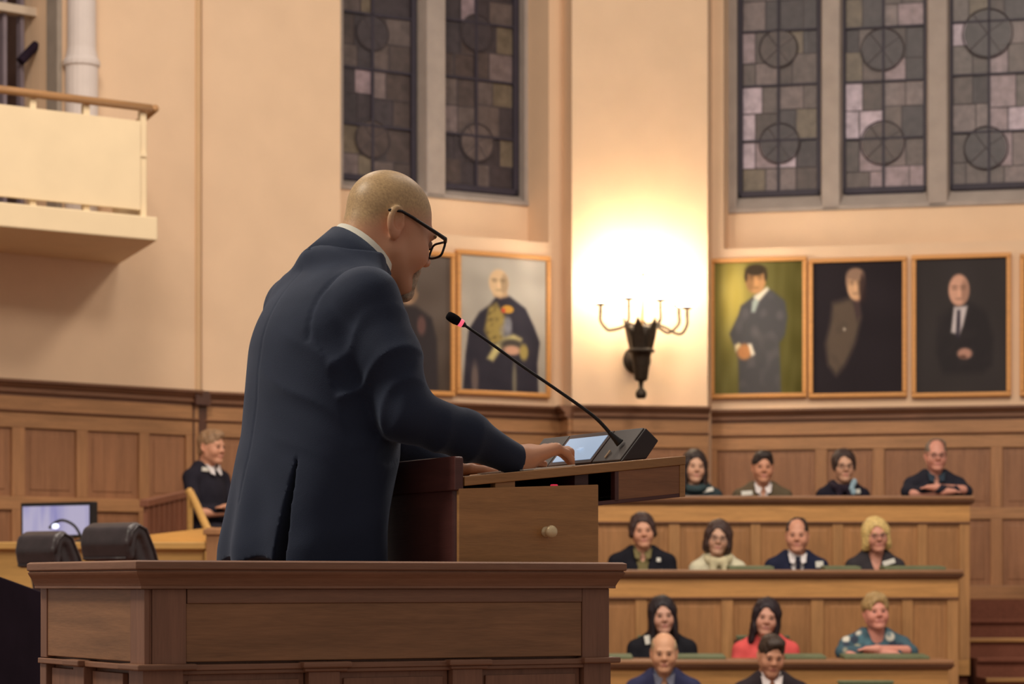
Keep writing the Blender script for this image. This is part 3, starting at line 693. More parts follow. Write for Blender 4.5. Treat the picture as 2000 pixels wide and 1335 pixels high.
# ------------------------------------------------------------------ tiers, steps, desks
M_step = M_carpet
mb = MB(); mb.box((-2.6, 18.34, 0), (3.40, 20.9, FL1)); mb.box((3.40, 19.3, 0), (5.6, 20.6, FL1)); struct('floor_tier', mb, M_carpet, label='top tier floor')
mb = MB(); mb.box((-1.6, 17.24, 0), (3.12, 18.3, FL2)); struct('floor_tier', mb, M_carpet)
mb = MB(); mb.box((-1.2, 16.14, 0), (2.85, 17.2, FL3)); struct('floor_tier', mb, M_carpet)
stairs = thing('staircase', 'carpeted aisle steps with pale nosings climbing beside the desk ends', 'stairs', (4.2, 17.6, 0))
ys = [(1171, 19.3), (1209, 18.95), (1246, 18.6), (1285, 18.25), (1324, 17.9), (1362, 17.55), (1400, 17.2), (1440, 16.85), (1480, 16.5)]
for i, (py, Y) in enumerate(ys):
    z = ZC + (HY - py) / FPX * Y; x0 = 3.45
    if i > 0:
        mb = MB(); mb.box((x0, Y, max(0, z - .3)), (5.4, Y + .36, z)); obj('step', mb, M_carpet, stairs)
        mb = MB(); mb.box((x0, Y - .025, z - .028), (5.4, Y + .03, z + .004)); obj('nosing', mb, M_nosing if i in (2, 4, 6) else M_carpet, stairs, bevel=.006)  # pale wood on lit nosings only, the light put into their colour
def desk(label, Y, ztop, xr, px_st, zfloor, front_z0, xl, depth=.46):
    """panelled desk front standing on the floor in front, its writing top behind"""
    r = thing('tiered_desk', label, 'desk', ((xl + xr) / 2, Y, front_z0))
    mb = MB(); mb.box((xl, Y - .045, ztop - .03), (xr + .03, Y + depth, ztop)); obj('desktop', mb, M_desktop, r, bevel=.008)
    prof = [(0, ztop - .03), (.035, ztop - .03), (.035, ztop - .04), (.024, ztop - .05), (.015, ztop - .062), (0, ztop - .066)]
    mb = MB(); mb.sweep(prof, [(xl, Y), (xr, Y), (xr, Y + depth - .05)], -1); obj('moulding', mb, M_corn, r)
    mb = MB(); mb.box((xl, Y, ztop - .195), (xr, Y + .03, ztop - .066)); obj('frieze_board', mb, M_deskh, r, bevel=.003)
    prof = [(0, ztop - .19), (.012, ztop - .193), (.012, ztop - .203), (0, ztop - .208)]
    mb = MB(); mb.sweep(prof, [(xl, Y), (xr, Y)], -1); obj('moulding', mb, M_corn, r)
    S_ = [((a - CX) / FPX * Y, (b - CX) / FPX * Y) for a, b in px_st]
    zb0 = front_z0 + .12; zt0 = ztop - .205
    mb = MB(); mb.box((xl, Y, front_z0), (xr, Y + .03, zb0)); obj('bottom_rail', mb, M_deskh, r, bevel=.003)
    S_ = [(max(a, xl), min(b, xr)) for a, b in S_ if b > xl]
    w = S_[1][0] - S_[0][0]
    while S_[0][0] - w > xl: S_ = [(S_[0][0] - w, S_[0][1] - w)] + S_
    for a, b in S_:
        mb = MB(); mb.box((a, Y, zb0), (b, Y + .03, zt0)); obj('stile', mb, M_deskv, r, bevel=.004)
    ed = [(xl - 1, xl)] + S_
    for (a0, a1), (b0, b1) in zip(ed[:-1], ed[1:]):
        if b0 - a1 < .03: continue
        mb = MB(); mb.box((a1, Y + .016, zb0), (b0, Y + .03, zt0)); mb.box((a1 + .04, Y + .011, zb0 + .05), (b0 - .04, Y + .016, zt0 - .05)); obj('panel', mb, M_deskp, r, bevel=.003)
    mb = MB(); mb.box((xr - .03, Y + .03, max(front_z0, zfloor - .55)), (xr, Y + depth - .06, ztop - .03)); obj('end_panel', mb, M_deskv, r)
    return r
D1Y, D2Y, D3Y = 18.30, 17.20, 16.10
ZD1 = ZC + (HY - 968) / FPX * D1Y; ZD2 = ZC + (HY - 1112) / FPX * D2Y; ZD3 = ZC + (HY - 1288) / FPX * D3Y
desk('long oak panelled desk on the top tier, under the portraits', D1Y, ZD1, 3.41, [(1306, 1328), (1466, 1486), (1626, 1647), (1792, 1811), (1874, 1895)], FL1, FL2, -.5)
desk('long oak panelled desk on the second tier from the top', D2Y, ZD2, 3.125, [(1241, 1264), (1409, 1432), (1584, 1609), (1762, 1783), (1850, 1873)], FL2, FL3, -.5)
desk('long oak panelled desk on the lowest tier, behind the two front-row men', D3Y, ZD3, 2.86, [(1300, 1322), (1480, 1502), (1650, 1672), (1830, 1853)], FL3, 0, -.5)
pads = [(D2Y, ZD2, 1425, 1512, 'green desk pad between the woman in cream and the man in a tie'), (D2Y, ZD2, 1612, 1682, 'green desk pad between the man in a tie and the blonde woman'),
        (D2Y, ZD2, 1728, 1848, 'green desk pad at the aisle end of the second tier'), (D3Y, ZD3, 1190, 1236, 'green desk pad beside the podium on the lowest tier'),
        (D3Y, ZD3, 1322, 1418, 'green desk pad right of the woman in black'), (D3Y, ZD3, 1535, 1614, 'green desk pad right of the woman in coral'), (D3Y, ZD3, 1650, 1816, 'wide green desk pad before the woman in floral top')]
for Y, z, a, b, lb in pads:
    Yp = Y + .12; x0, x1 = (a - CX) / FPX * Yp, (b - CX) / FPX * Yp
    mb = MB(); mb.prism([(x0, Yp, z), (x0, Yp + .26, z), (x0, Yp + .26, z + .032), (x0, Yp, z + .02)], (x1 - x0, 0, 0))
    tag(obj('desk_pad', mb, M_green, bevel=.003), lb, 'desk pad')
# ------------------------------------------------------------------ people
def put_head(F, tf, R, s=1.0, jaw=1.0, k=.012, neck=True, ears=True, ef=-.014, et=-.36):
    """tf: local head point -> field point; R: head rotation. local = (forward, left, up), chin at -.125, crown at +.118"""
    E = lambda c, r, kk=k, op='+': F.ell(tf(c), np.array(r) * s, R, kk, op)
    K = lambda a, b, ra, rb, kk=k, op='+': F.cap(tf(a), tf(b), ra * s, rb * s, kk, op)
    E((-.014, 0, .030), (.098, .076, .088), .02)
    E((.018, 0, -.030), (.072, .064 * jaw, .085), .03)
    for g in (1, -1):
        K((-.005, g * .05 * jaw, -.062), (.062, g * .016, -.104), .021, .02, .025)
        E((.052, g * .038 * jaw, -.040), (.035, .028, .034), .02)
    E((.076, 0, -.104), (.021, .023 * jaw, .019), .02)
    K((.081, -.034, .016), (.081, .034, .016), .0105, .0105, .02)
    K((.088, 0, .006), (.108, 0, -.03), .0075, .0115, .012)
    for g in (1, -1):
        E((.096, g * .0125, -.035), (.012, .008, .009), .008)
        E((.104, g * .031, -.003), (.017, .018, .010), .012, '-')
    K((.088, -.02, -.066), (.088, .02, -.066), .0065, .0065, .008); K((.088, -.016, -.077), (.088, .016, -.077), .007, .007, .008)
    K((.1, -.022, -.0715), (.1, .022, -.0715), .0035, .0035, .004, '-')
    if neck: K((-.022, 0, -.06), (-.052, 0, -.2), .056, .060, .025)
    if ears:
        for g in (1, -1):
            Re = R @ rot(g * et, -.2, 0)
            F.ell(tf((ef, g * .079, -.010)), np.array((.0215, .0095, .034)) * s, Re, .008)
            F.ell(tf((ef + .004, g * .088, -.006)), np.array((.014, .0125, .0235)) * s, Re, .003, '-')
            F.ell(tf((ef + .017, g * .078, -.014)), np.array((.005, .006, .009)) * s, Re, .004)
            F.ell(tf((ef + .009, g * .079, -.038)), np.array((.009, .0065, .011)) * s, Re, .008)
def skin_colour(V, tfi, base, lips, flush=.5):
    """natural skin tint: lips, cheeks, ears"""
    L = tfi(V); b = lin(base); C = np.tile(b, (len(V), 1))
    def m(c, r, soft=.4): 
        k = np.sqrt((((L - np.array(c)) / np.array(r)) ** 2).sum(1)); return np.clip((1 + soft - k) / (2 * soft), 0, 1)[:, None]
    fl = b * np.array([1.0, .78, .74])
    for g in (1, -1):
        C = C * (1 - .5 * flush * m((.07, g * .04, -.04), (.04, .03, .03), .6)) + fl * .5 * flush * m((.07, g * .04, -.04), (.04, .03, .03), .6)
        w = .6 * flush * m((-.012, g * .084, -.01), (.03, .016, .045)); C = C * (1 - w) + fl * w
    w = .5 * flush * m((.112, 0, -.03), (.02, .016, .016)); C = C * (1 - w) + fl * w
    w = .75 * m((.094, 0, -.0715), (.016, .024, .0125), .25); C = C * (1 - w) + lin(lips) * w
    return C
M_skin = vmat('skin', .5, .4)
M_hair = {}
def hairmat(c):
    n = 'hair %d %d %d' % c
    return mat(n, c, .5, var=.3, vscale=60, bump=.6, bscale=150, spec=.4)
def clothmat(c, rough=.85):
    return mat('cloth %d %d %d' % c, c, rough, var=.12, vscale=14, bump=.25, bscale=260, spec=.15)
M_eye = mat('dark eyes', (84, 64, 56), .25, spec=.6)
M_badge = M_white
M_spec = mat('dark spectacle frame', (30, 26, 30), .35)
def hair_field(style, tf, R, lo, hi, h, s=1.0):
    F = Field(lo, hi, h)
    E = lambda c, r, kk=.01, op='+': F.ell(tf(c), np.array(r) * s, R, kk, op)
    K = lambda a, b, ra, rb, kk=.012, op='+': F.cap(tf(a), tf(b), ra * s, rb * s, kk, op)
    def cutbelow(z, f=0): F.plane(tf((f, 0, z)), -(R @ np.array([0, 0, 1.0])))
    if style in ('short', 'recede', 'short_volume'):
        v = {'short': 0, 'recede': -.002, 'short_volume': .012}[style]
        E((-.016, 0, .036), (.104 + v, .083 + v * .7, .092 + v))
        E((-.045, 0, -.03), (.066, .068, .06), .02); E((.03, .01, .085), (.062, .062, .04), .02)
        if style == 'recede':
            E((.075, 0, .07), (.085, .06, .075), .01, '-')
            E((.1, 0, -.04), (.085, .09, .11), .01, '-')
        else:
            E((.112, .008, -.03), (.075, .067, .1), .01, '-')
        for g in (1, -1): E((.045, g * .095, -.05), (.075, .05, .075), .01, '-'); E((.0, g * .1, -.02), (.026, .03, .036), .006, '-')
        cutbelow(-.075)
    elif style in ('band',):
        E((-.018, 0, .028), (.1, .081, .085)); E((.04, 0, .09), (.13, .07, .075), .01, '-'); E((.1, 0, -.035), (.09, .1, .1), .01, '-')
        for g in (1, -1): E((.03, g * .1, -.06), (.06, .05, .06), .01, '-')
        cutbelow(-.06)
    else:
        E((-.02, 0, .036), (.112, .094, .1))
        drop = {'bob': -.085, 'long': -.19, 'tied': -.02, 'shag': -.03}[style]
        wd = {'bob': .036, 'long': .032, 'tied': .016, 'shag': .03}[style]
        for g in (1, -1):
            K((.0, g * .068, .02), (.0, g * .078, drop), wd, wd * .9, .025)
            K((-.05, g * .05, .02), (-.05, g * .055, drop), wd * 1.2, wd, .025)
            K((.035, g * .066, .03), (.035, g * .078, min(drop + .02, -.03)), wd * .75, wd * .5, .02)
        K((-.07, 0, .02), (-.075, 0, drop), wd * 1.3, wd, .025)
        if style == 'tied': E((-.11, 0, -.03), (.035, .03, .035))
        fr = {'bob': -.036, 'long': -.034, 'tied': -.024, 'shag': -.034}[style]
        E((.118, -.012, fr + .008), (.084, .064, .106), .008, '-'); E((.118, .026, fr - .008), (.08, .05, .098), .008, '-')
        E((.03, 0, -.17), (.09, .06, .075), .02, '-')
    return F
def person(label, px, py, Y, floor, yaw=0, pitch=.05, roll=0, hair=('short', (40, 32, 28)), skin=(206, 156, 128), lips=(168, 96, 88), sw=.44, jaw=1.0,
           top=(40, 40, 48), inner=None, tie=None, vneck=.0, glasses=None, badge=None, arms='down', s=1.0, collar=None, scarf=None, face_dir=-math.pi / 2, brow=True, h=.0068, crossz=-.34, pattern=None, hands=False, bust=False, dx=0):
    """px,py: crown of the head in the photograph; builds a seated figure facing the chamber"""
    O = P(px, py, Y) - np.array([0, 0, .122 * s]); B = rot(face_dir, 0, 0)
    w = lambda p: O + B @ np.asarray(p, float)
    Rl = rot(yaw, pitch, roll); tl = lambda p: Rl @ np.asarray(p, float) * s
    fl = floor - O[2]; sit = fl + .46; hip = sit + .1
    root = thing('person', label, 'person', (O[0], O[1], floor))
    toW = lambda V: O + V @ B.T
    sh = -.19; hw = sw / 2 - .055
    el = max(-.52, hip + .04)
    # skin
    lo = (-.2, -.3 if arms == 'crossed' else -.16, min(-.44, crossz - .08) if arms == 'crossed' else -.44); hi = (.36 if arms == 'crossed' else .16, .3 if arms == 'crossed' else .16, .14)
    F = Field(lo, hi, h)
    put_head(F, tl, Rl, s, jaw)
    nb = Rl @ np.array([-.05, 0, -.17]) * s
    F.cap(nb, (-.06, 0, -.22), .056, .068, .03); F.ell((-.055, 0, -.29), (.085, .14, .1), None, .05)
    if arms == 'crossed':
        for g in (1, -1):
            z = crossz + (.012 if g > 0 else -.018)
            F.cap((.1, g * .19, z), (.2, -g * .02, z + .012), .036, .028, .02)
            F.cap((.2, -g * .02, z + .012), (.21, -g * .1, z + .014), .03, .02, .015)
            for q in range(4): F.cap((.205 + .012 * q - .02, -g * .09, z + .02), (.2 + .014 * q - .02, -g * .15, z + .005), .0095, .008, .005)
    V, Q = F.mesh(2); tfi = lambda V: (V @ Rl) / s
    obj('body', (toW(V), Q, skin_colour(V, tfi, skin, lips)), M_skin, root, smooth=True)
    # eyes and brows
    for g in (1, -1):
        mb = MB(); mb.ball(w(tl((.084, g * .031, -.003))), np.array((.0105, .0105, .0075)) * s, 10, 7); obj('eye', mb, M_eye, root, smooth=True)
        if brow:
            mb = MB(); mb.tube([w(tl(q)) for q in ((.091, g * .016, .014), (.0905, g * .03, .019), (.081, g * .046, .014))], [.0028 * s, .0034 * s, .002 * s], 6)
            obj('eyebrow', mb, hairmat(hair[1] if hair[0] != 'band' else (96, 78, 62)), root, smooth=True)
    # hair
    if hair[0] != 'none':
        HF = hair_field(hair[0], tl, Rl, (-.22, -.19, -.3), (.16, .19, .17), .0055, s)
        hx, hy, hz = HF.ax[0][:, None, None], HF.ax[1][None, :, None], HF.ax[2][None, None, :]
        ph = np.arctan2(hy + .02, hx + .03); sd = (px % 17) * .7
        HF.F += (.0034 * np.sin(ph * 15 + hz * 22 + sd) * np.sin(ph * 7 + hz * 40 + 2 * sd) + .0028 * np.sin(hx * 95 + sd) * np.sin(hy * 80 + hz * 50)).astype(np.float32)
        V, Q = HF.mesh(2); obj('hair', (toW(V), Q), hairmat(hair[1]), root, smooth=True)
    # upper garment
    def torso(F, g, k=.05):
        F.ell((-.05, 0, -.36), (.115 + g, .165 * sw / .44 + g, .2), None, k)
        F.ell((-.05, 0, -.56), (.13 + g, .165 * sw / .44 + g, .2), None, k)
        F.cap((-.065, -.05, sh + .03), (-.065, .05, sh + .03), .05 + g, .05 + g, k)
        [F.cap((-.06, q * .03, sh + .035), (-.05, q * hw, sh - .032), .05 + g, .05 + g, k) for q in (1, -1)]
        if bust:
            for q in (1, -1): F.ell((.045, q * .075, -.42), (.055, .07, .065), None, .03)
    G_ = Field((-.24, -.36, min(hip - .12, -.5)), (.4, .36, -.1), .0085)
    torso(G_, .006)
    for g in (1, -1):
        sp = (-.05, g * (hw + .008), sh - .045)
        if arms == 'crossed':
            e = (.03, g * (sw / 2 - .01), crossz - .0); G_.cap(sp, e, .056, .05, .025); G_.cap(e, (.13, g * .12, crossz + .005), .05, .04, .02)
            if pattern is None: G_.cap((.13, g * .12, crossz + .005), (.2, -g * .01, crossz + .012), .042, .036, .015)
        else:
            e = (.0, g * (sw / 2 - .01), el); G_.cap(sp, e, .057, .048, .025); G_.cap(e, (.22, g * .12, el - .02), .048, .038, .02)
    if vneck:
        for z in np.linspace(0, 1, 7):
            zz = -.11 - vneck * z; wd = .062 * (1 - z) + .006
            G_.ell((.06 - .0 * z, 0, zz), (.14, wd, .05), None, .008, '-')
    G_.ell((-.05, 0, -.11), (.066, .064, .075), None, .01, '-')
    V, Q = G_.mesh(2); VJ = V
    m = clothmat(top)
    if pattern is not None:
        C = np.tile(lin(top), (len(V), 1)); r = np.random.default_rng(5)
        for i in range(150):
            c = np.array([r.uniform(-.1, .12), r.uniform(-.26, .26), r.uniform(-.42, -.1)]); rad = r.uniform(.01, .034)
            k = np.linalg.norm((V - c) * np.array([.5, 1, 1]), axis=1) / rad
            a = np.clip((1.15 - k) / .3, 0, 1)[:, None]; C = C * (1 - a) + lin(pattern[i % len(pattern)]) * a
        obj('top', (toW(V), Q, C), vmat('printed blouse', .8, .2), root, smooth=True)
    else: obj('jacket' if inner else 'top', (toW(V), Q), m, root, smooth=True)
    if inner:
        I_ = Field((-.22, -.2, -.6), (.2, .2, -.1), .0085); torso(I_, -.012)
        I_.cap((-.055, 0, -.2), (-.045, 0, -.125), .068, .062, .02)
        I_.ell((-.03, 0, -.09), (.06, .055, .06), None, .01, '-')
        if collar != 'closed':
            for z in np.linspace(0, 1, 5): I_.ell((.06, 0, -.115 - .09 * z), (.12, .05 * (1 - z) + .004, .04), None, .008, '-')
        V, Q = I_.mesh(2); obj('shirt', (toW(V), Q), clothmat(inner), root, smooth=True)
        for g in (1, -1):
            mb = MB(); a = w((.03, g * .010, -.165)); b = w((.012, g * .068, -.13)); c_ = w((.045, g * .058, -.2)); d_ = w((.06, g * .03, -.21))
            mb.prism([a, b, c_, d_], B @ np.array([.008, 0, 0])); obj('collar', mb, clothmat(inner), root)
    if tie:
        mb = MB(); mb.prism([w(q) for q in ((.045, -.02, -.16), (.045, .02, -.16), (.055, .013, -.195), (.082, .032, -.42), (.082, 0, -.48), (.082, -.032, -.42), (.055, -.013, -.195))], B @ np.array([.014, 0, 0])); obj('necktie', mb, clothmat(tie), root)
    if scarf:
        S_ = Field((-.2, -.2, -.45), (.2, .2, -.1), .008)
        for a in np.linspace(0, 2 * math.pi, 15)[:-1]:
            b = a + 2 * math.pi / 14
            q = lambda t: (-.035 + .085 * math.cos(t), .082 * math.sin(t), -.145 - .035 * math.cos(t))
            S_.cap(q(a), q(b), .026, .026, .02)
        if scarf[1] == 'tails':
            for g in (1, -1): S_.cap((.05, g * .04, -.17), (.085, g * .05, -.42), .026, .034, .02)
        V, Q = S_.mesh(2); obj('scarf', (toW(V), Q), clothmat(scarf[0]), root, smooth=True)
    if badge:
        by, bz_, bw, bh, ang = badge
        near = VJ[(np.abs(VJ[:, 1] - by) < .03) & (np.abs(VJ[:, 2] - bz_) < .02)]
        bfx = near[:, 0].max() if len(near) else .05
        c, sn = math.cos(ang), math.sin(ang)
        mb = MB(); e1 = np.array([0, c, sn]); e2 = np.array([0, -sn, c])
        fx = bfx - .012
        o = np.array([fx, by, bz_]); mb.ob(w(o - e1 * bw / 2 - e2 * bh / 2), B @ (e1 * bw), B @ (e2 * bh), B @ np.array([.018, 0, 0])); obj('name_badge', mb, M_badge, root, bevel=.002)
    if glasses:
        mb = MB()
        for g in (1, -1):
            rw, rh = .023, .017
            mb.tube([w(tl((.109 - .05 * abs(math.cos(a) * rw) * 0, g * .032 + rw * math.cos(a), -.004 + rh * math.sin(a)))) for a in np.linspace(0, 2 * math.pi, 17)], .0022, 6, False)
            mb.tube([w(tl((.108, g * .055, .002))), w(tl((.09, g * .071, .004))), w(tl((-.01, g * .082, .008)))], .0022, 6)
        mb.tube([w(tl((.11, -.01, .0))), w(tl((.112, 0, .003))), w(tl((.11, .01, .0)))], .002, 6)
        obj('eyeglasses', mb, glasses, root, smooth=True)
    # lower garment, seated
    L_ = Field((-.22, -.24, fl - .005), (.56, .24, hip + .12), .012)
    L_.ell((-.05, 0, hip), (.13, .17, .11), None, .04)
    for g in (1, -1):
        L_.cap((-.02, g * .085, hip - .01), (.33, g * .1, hip - .02), .075, .058, .03); L_.cap((.33, g * .1, hip - .02), (.34, g * .1, fl + .1), .056, .045, .03)
    V, Q = L_.mesh(1); obj('trousers', (toW(V), Q), clothmat((44, 42, 50)), root, smooth=True)
    for g in (1, -1):
        mb = MB(); mb.ball(w((.4, g * .1, fl + .045)), (.055, .12, .045) if abs(math.cos(face_dir)) < .5 else (.12, .055, .045)); obj('shoe', mb, M_black, root, smooth=True)
    return root, w
M_chairwood = wood('dark chair wood', (74, 50, 40), True)
def chair(label, x, Y, floor, top_z, wd=.42, backY=None, band=True):
    """seat and low upholstered back behind a desk; faces -Y"""
    r = thing('council_chair', label, 'chair', (x, Y, floor)); z0 = floor + .40
    mb = MB(); mb.box((x - wd / 2, Y - .24, z0), (x + wd / 2, Y + .16, z0 + .055)); obj('seat', mb, M_green, r, bevel=.012)
    mb = MB(); mb.box((x - wd / 2, Y + .17, z0 + .12), (x + wd / 2, Y + .21, top_z - .02)); obj('backrest', mb, M_green if band else M_chairwood, r, bevel=.01)
    mb = MB(); mb.box((x - wd / 2 - .005, Y + .165, top_z - .022), (x + wd / 2 + .005, Y + .215, top_z)); obj('top_rail', mb, M_green if band else M_chairwood, r, bevel=.006)
    for sx in (-1, 1):
        mb = MB(); mb.box((x + sx * wd / 2 - .018, Y + .17, floor), (x + sx * wd / 2 + .018, Y + .21, top_z - .03)); obj('leg', mb, M_chairwood, r)
        mb = MB(); mb.box((x + sx * (wd / 2 - .02) - .018, Y - .23, floor), (x + sx * (wd / 2 - .02) + .018, Y - .19, z0)); obj('leg', mb, M_chairwood, r)
    return r
NAVY = (36, 40, 62); BLACK = (34, 32, 40)
G1 = mat('thin metal spectacles', (90, 84, 86), .3, .6)
aud = [
 dict(label='woman with long dark hair in teal scarf beside the lectern, top tier', px=1357, py=879, Y=19.0, floor=FL1, yaw=.12, roll=-.03, hair=('long', (48, 36, 34)), skin=(214, 168, 140), sw=.42, top=(52, 62, 66), scarf=((58, 74, 78), 'ring'), badge=(.1, -.185, .085, .03, .2)),
 dict(label='man with short dark hair in open white collar and grey-brown jacket, top tier', px=1490, py=880, Y=19.0, floor=FL1, yaw=0, hair=('short', (44, 34, 32)), skin=(206, 148, 118), sw=.45, top=(96, 84, 66), inner=(226, 218, 216), vneck=.24, badge=(-.125, -.205, .085, .034, .06)),
 dict(label='woman with tied brown hair, glasses and black top with pale blue flower, top tier', px=1648, py=878, Y=19.0, floor=FL1, yaw=.05, hair=('tied', (58, 42, 38)), skin=(206, 160, 132), sw=.40, top=(32, 30, 42), scarf=((42, 34, 46), 'tails'), glasses=M_spec, badge=(.1, -.2, .05, .036, .1)),
 dict(label='grey-haired man in dark jacket with arms folded on the top-tier desk', px=1828, py=857, Y=19.0, floor=FL1, yaw=0, hair=('recede', (122, 106, 92)), skin=(212, 150, 130), sw=.47, jaw=1.06, top=(40, 40, 50), inner=(54, 66, 78), vneck=.2, glasses=M_spec, arms='crossed', crossz=-.285),
 dict(label='woman with short dark hair in black cardigan over olive top, second tier', px=1255, py=1002, Y=17.85, floor=FL2, yaw=.05, roll=.06, hair=('shag', (62, 44, 42)), skin=(212, 158, 130), sw=.48, jaw=1.08, top=(30, 30, 38), inner=(122, 112, 76), vneck=.34, badge=(.115, -.215, .03, .03, 0), bust=True),
 dict(label='woman with dark bob and glasses in cream top and beige scarf, second tier', px=1403, py=1016, Y=17.85, floor=FL2, yaw=-.05, roll=-.1, hair=('bob', (66, 48, 44)), skin=(206, 162, 136), sw=.40, top=(214, 208, 180), scarf=((206, 196, 160), 'tails'), glasses=G1, badge=(.12, -.225, .04, .03, .3)),
 dict(label='balding man in navy suit, white shirt and dark tie, second tier', px=1557, py=1011, Y=17.85, floor=FL2, yaw=-.14, hair=('recede', (58, 46, 42)), skin=(210, 152, 126), sw=.45, jaw=1.14, top=NAVY, inner=(228, 222, 222), tie=(34, 36, 52), vneck=.34, collar='closed', badge=(.16, -.215, .055, .045, .05)),
 dict(label='woman with blonde bob and glasses in charcoal V-neck top, second tier', px=1711, py=1011, Y=17.85, floor=FL2, yaw=.08, roll=.08, hair=('bob', (214, 184, 118)), skin=(212, 150, 128), sw=.42, jaw=1.04, top=(58, 54, 58), vneck=.15, glasses=G1, badge=(.09, -.2, .09, .035, .3), bust=True),
 dict(label='woman with long black hair in black top, lowest tier', px=1294, py=1165, Y=16.75, floor=FL3, yaw=.08, roll=.06, hair=('long', (34, 26, 32)), skin=(206, 158, 136), sw=.46, top=(32, 32, 38), vneck=.1, badge=(-.1, -.17, .045, .06, .2)),
 dict(label='woman with shoulder-length dark hair in coral pink top, lowest tier', px=1497, py=1169, Y=16.75, floor=FL3, yaw=-.05, roll=-.12, hair=('long', (38, 26, 32)), skin=(208, 154, 132), sw=.44, top=(226, 94, 92), bust=True),
 dict(label='woman with short fair hair in teal and white floral blouse, lowest tier', px=1711, py=1159, Y=16.75, floor=FL3, yaw=.08, roll=.05, pitch=-.08, hair=('short_volume', (168, 138, 92)), skin=(216, 148, 130), sw=.48, jaw=1.14, top=(70, 96, 108), pattern=[(214, 210, 196), (84, 120, 132), (196, 190, 160), (58, 66, 82), (226, 222, 212)], arms='crossed', crossz=-.275, bust=True, vneck=.06),
 dict(label='bald man in navy jacket and grey shirt, front row by the podium', px=1297, py=1234, Y=15.3, floor=0, yaw=-.05, pitch=.12, hair=('band', (176, 150, 116)), skin=(214, 162, 128), sw=.46, jaw=1.06, top=(52, 54, 84), inner=(104, 106, 122), vneck=.3),
 dict(label='man with dark hair looking down, dark jacket and white shirt, front row', px=1507, py=1239, Y=15.3, floor=0, yaw=.1, pitch=.3, roll=-.04, hair=('short', (58, 44, 36)), skin=(208, 152, 122), sw=.46, jaw=1.04, top=(52, 44, 48), inner=(226, 216, 214), vneck=.3),
 dict(label='man in dark sweater with white collar seated beside the stair rail', px=413, py=839, Y=17.9, floor=1.43, yaw=.1, roll=0, face_dir=-math.pi / 2 + .95, hair=('short', (150, 118, 88)), skin=(210, 152, 122), sw=.44, top=(38, 36, 46), inner=(226, 220, 220), vneck=.05, collar='closed', arms='crossed', crossz=-.47, badge=(-.07, -.17, .08, .03, -.05)),
]
for a in aud:
    r, w = person(**a)
    if 'flower' in a['label']:
        mb = MB()
        for q in ((.075, .06, -.15), (.085, .05, -.18), (.085, .062, -.205), (.07, .072, -.13)): mb.ball(w(q), (.022, .014, .028), 10, 6)
        obj('brooch', mb, clothmat((150, 176, 190)), r, smooth=True)
for a in aud:
    x = P(a['px'], a['py'], a['Y'])[0]
    if a['floor'] == 1.43: continue
    nm = a['label'].split(',')[0].replace('woman', 'seated woman', 1) if 'woman' in a['label'] else a['label'].split(',')[0].replace('man', 'seated man', 1)
    nm = nm.split(' beside')[0].split(' with arms')[0].split(' looking')[0].split(' and pale')[0]
    nm = nm.split(' and grey-brown')[0].split(' and beige')[0]
    if 'looking down' in a['label']: nm = 'front-row seated man looking down, in dark jacket'
    low = {FL1: ZD1 - .08, FL2: ZD2 - .05, FL3: ZC + (HY - 1240) / FPX * 17.0, 0: 1.0}[a['floor']]
    chair('chair under the ' + nm, x, a['Y'] + .06, a['floor'], low, .36 if 'coral' in a['label'] else .3, band=True)
chair('empty chair with green top rail before the lowest desk', P(1690, 1330, 15.4)[0], 15.2, 0, ZC + (HY - 1328) / FPX * 15.4, .34)
# ------------------------------------------------------------------ podium
PH = math.radians(28); U = np.array([math.cos(PH), math.sin(PH), 0]); Vv = np.array([-math.sin(PH), math.cos(PH), 0])
C0 = np.array([-.704, 4.60]); C1 = C0 + U[:2] * 1.068; CL = G(52, 5.12)
ZP = 1.645
pod = thing('speaker_podium', 'dark oak panelled podium with moulded cornice in the foreground', 'podium', (C0[0] + .4, C0[1] + .35, 0))
inb = -.03
path = [np.array(CL), C0, C1, C1 + Vv[:2] * .5]
def inset(path, d):
    out = []
    for i, p in enumerate(path):
        a = path[i] - path[i - 1] if i > 0 else path[1] - path[0]; b = path[i + 1] - path[i] if i < len(path) - 1 else path[-1] - path[-2]
        a = a / np.linalg.norm(a); b = b / np.linalg.norm(b); n0 = np.array([-a[1], a[0]]); n1 = np.array([-b[1], b[0]]); m = n0 + n1; m = m / np.dot(m, n0); out.append(p + m * d)
    return out
bp = inset(path, .029)                       # body line behind the overhanging cornice
zz = lambda d: ZP - d
slab = [(0, zz(0)), (.022, zz(0)), (.029, zz(.003)), (.029, zz(.0165)), (.026, zz(.018)), (-.12, zz(.018)), (-.12, zz(0))]
obj('top_slab', MB().sweep(slab, bp, -1), M_pod, pod, bevel=.0012)
mold = [(0, zz(.018)), (.024, zz(.018)), (.024, zz(.020)), (.027, zz(.0215)), (.025, zz(.026)), (.019, zz(.034)), (.014, zz(.044)), (.013, zz(.047)), (.012, zz(.048)), (.012, zz(.054)), (0, zz(.054))]
obj('cornice', MB().sweep(mold, bp, -1), M_pod, pod, bevel=.0008)
FS = Seg(bp[1], bp[2]); LS = Seg(bp[0], bp[1]); RS = Seg(bp[2], bp[3])
zm = 1.4475                                  # underside of the main panel
core = inset(path, .05)
mb = MB(); q = [np.append(p, 0) for p in core] + [np.append(core[0] + np.array([.45, .25]), 0)]
mb = MB().sweep([(-.0, 0), (-.0, zz(.05)), (-.1, zz(.05)), (-.1, 0)], core, -1); obj('carcass', mb, M_podv, pod)
def pbx(sg, t0, t1, z0, z1, d0, d1, nm, m, bev=.0015):
    mb = MB(); sg.bx(mb, t0, t1, z0, z1, d0, d1); return obj(nm, mb, m, pod, bevel=bev)
zt = zz(.054)
ft = FS.t
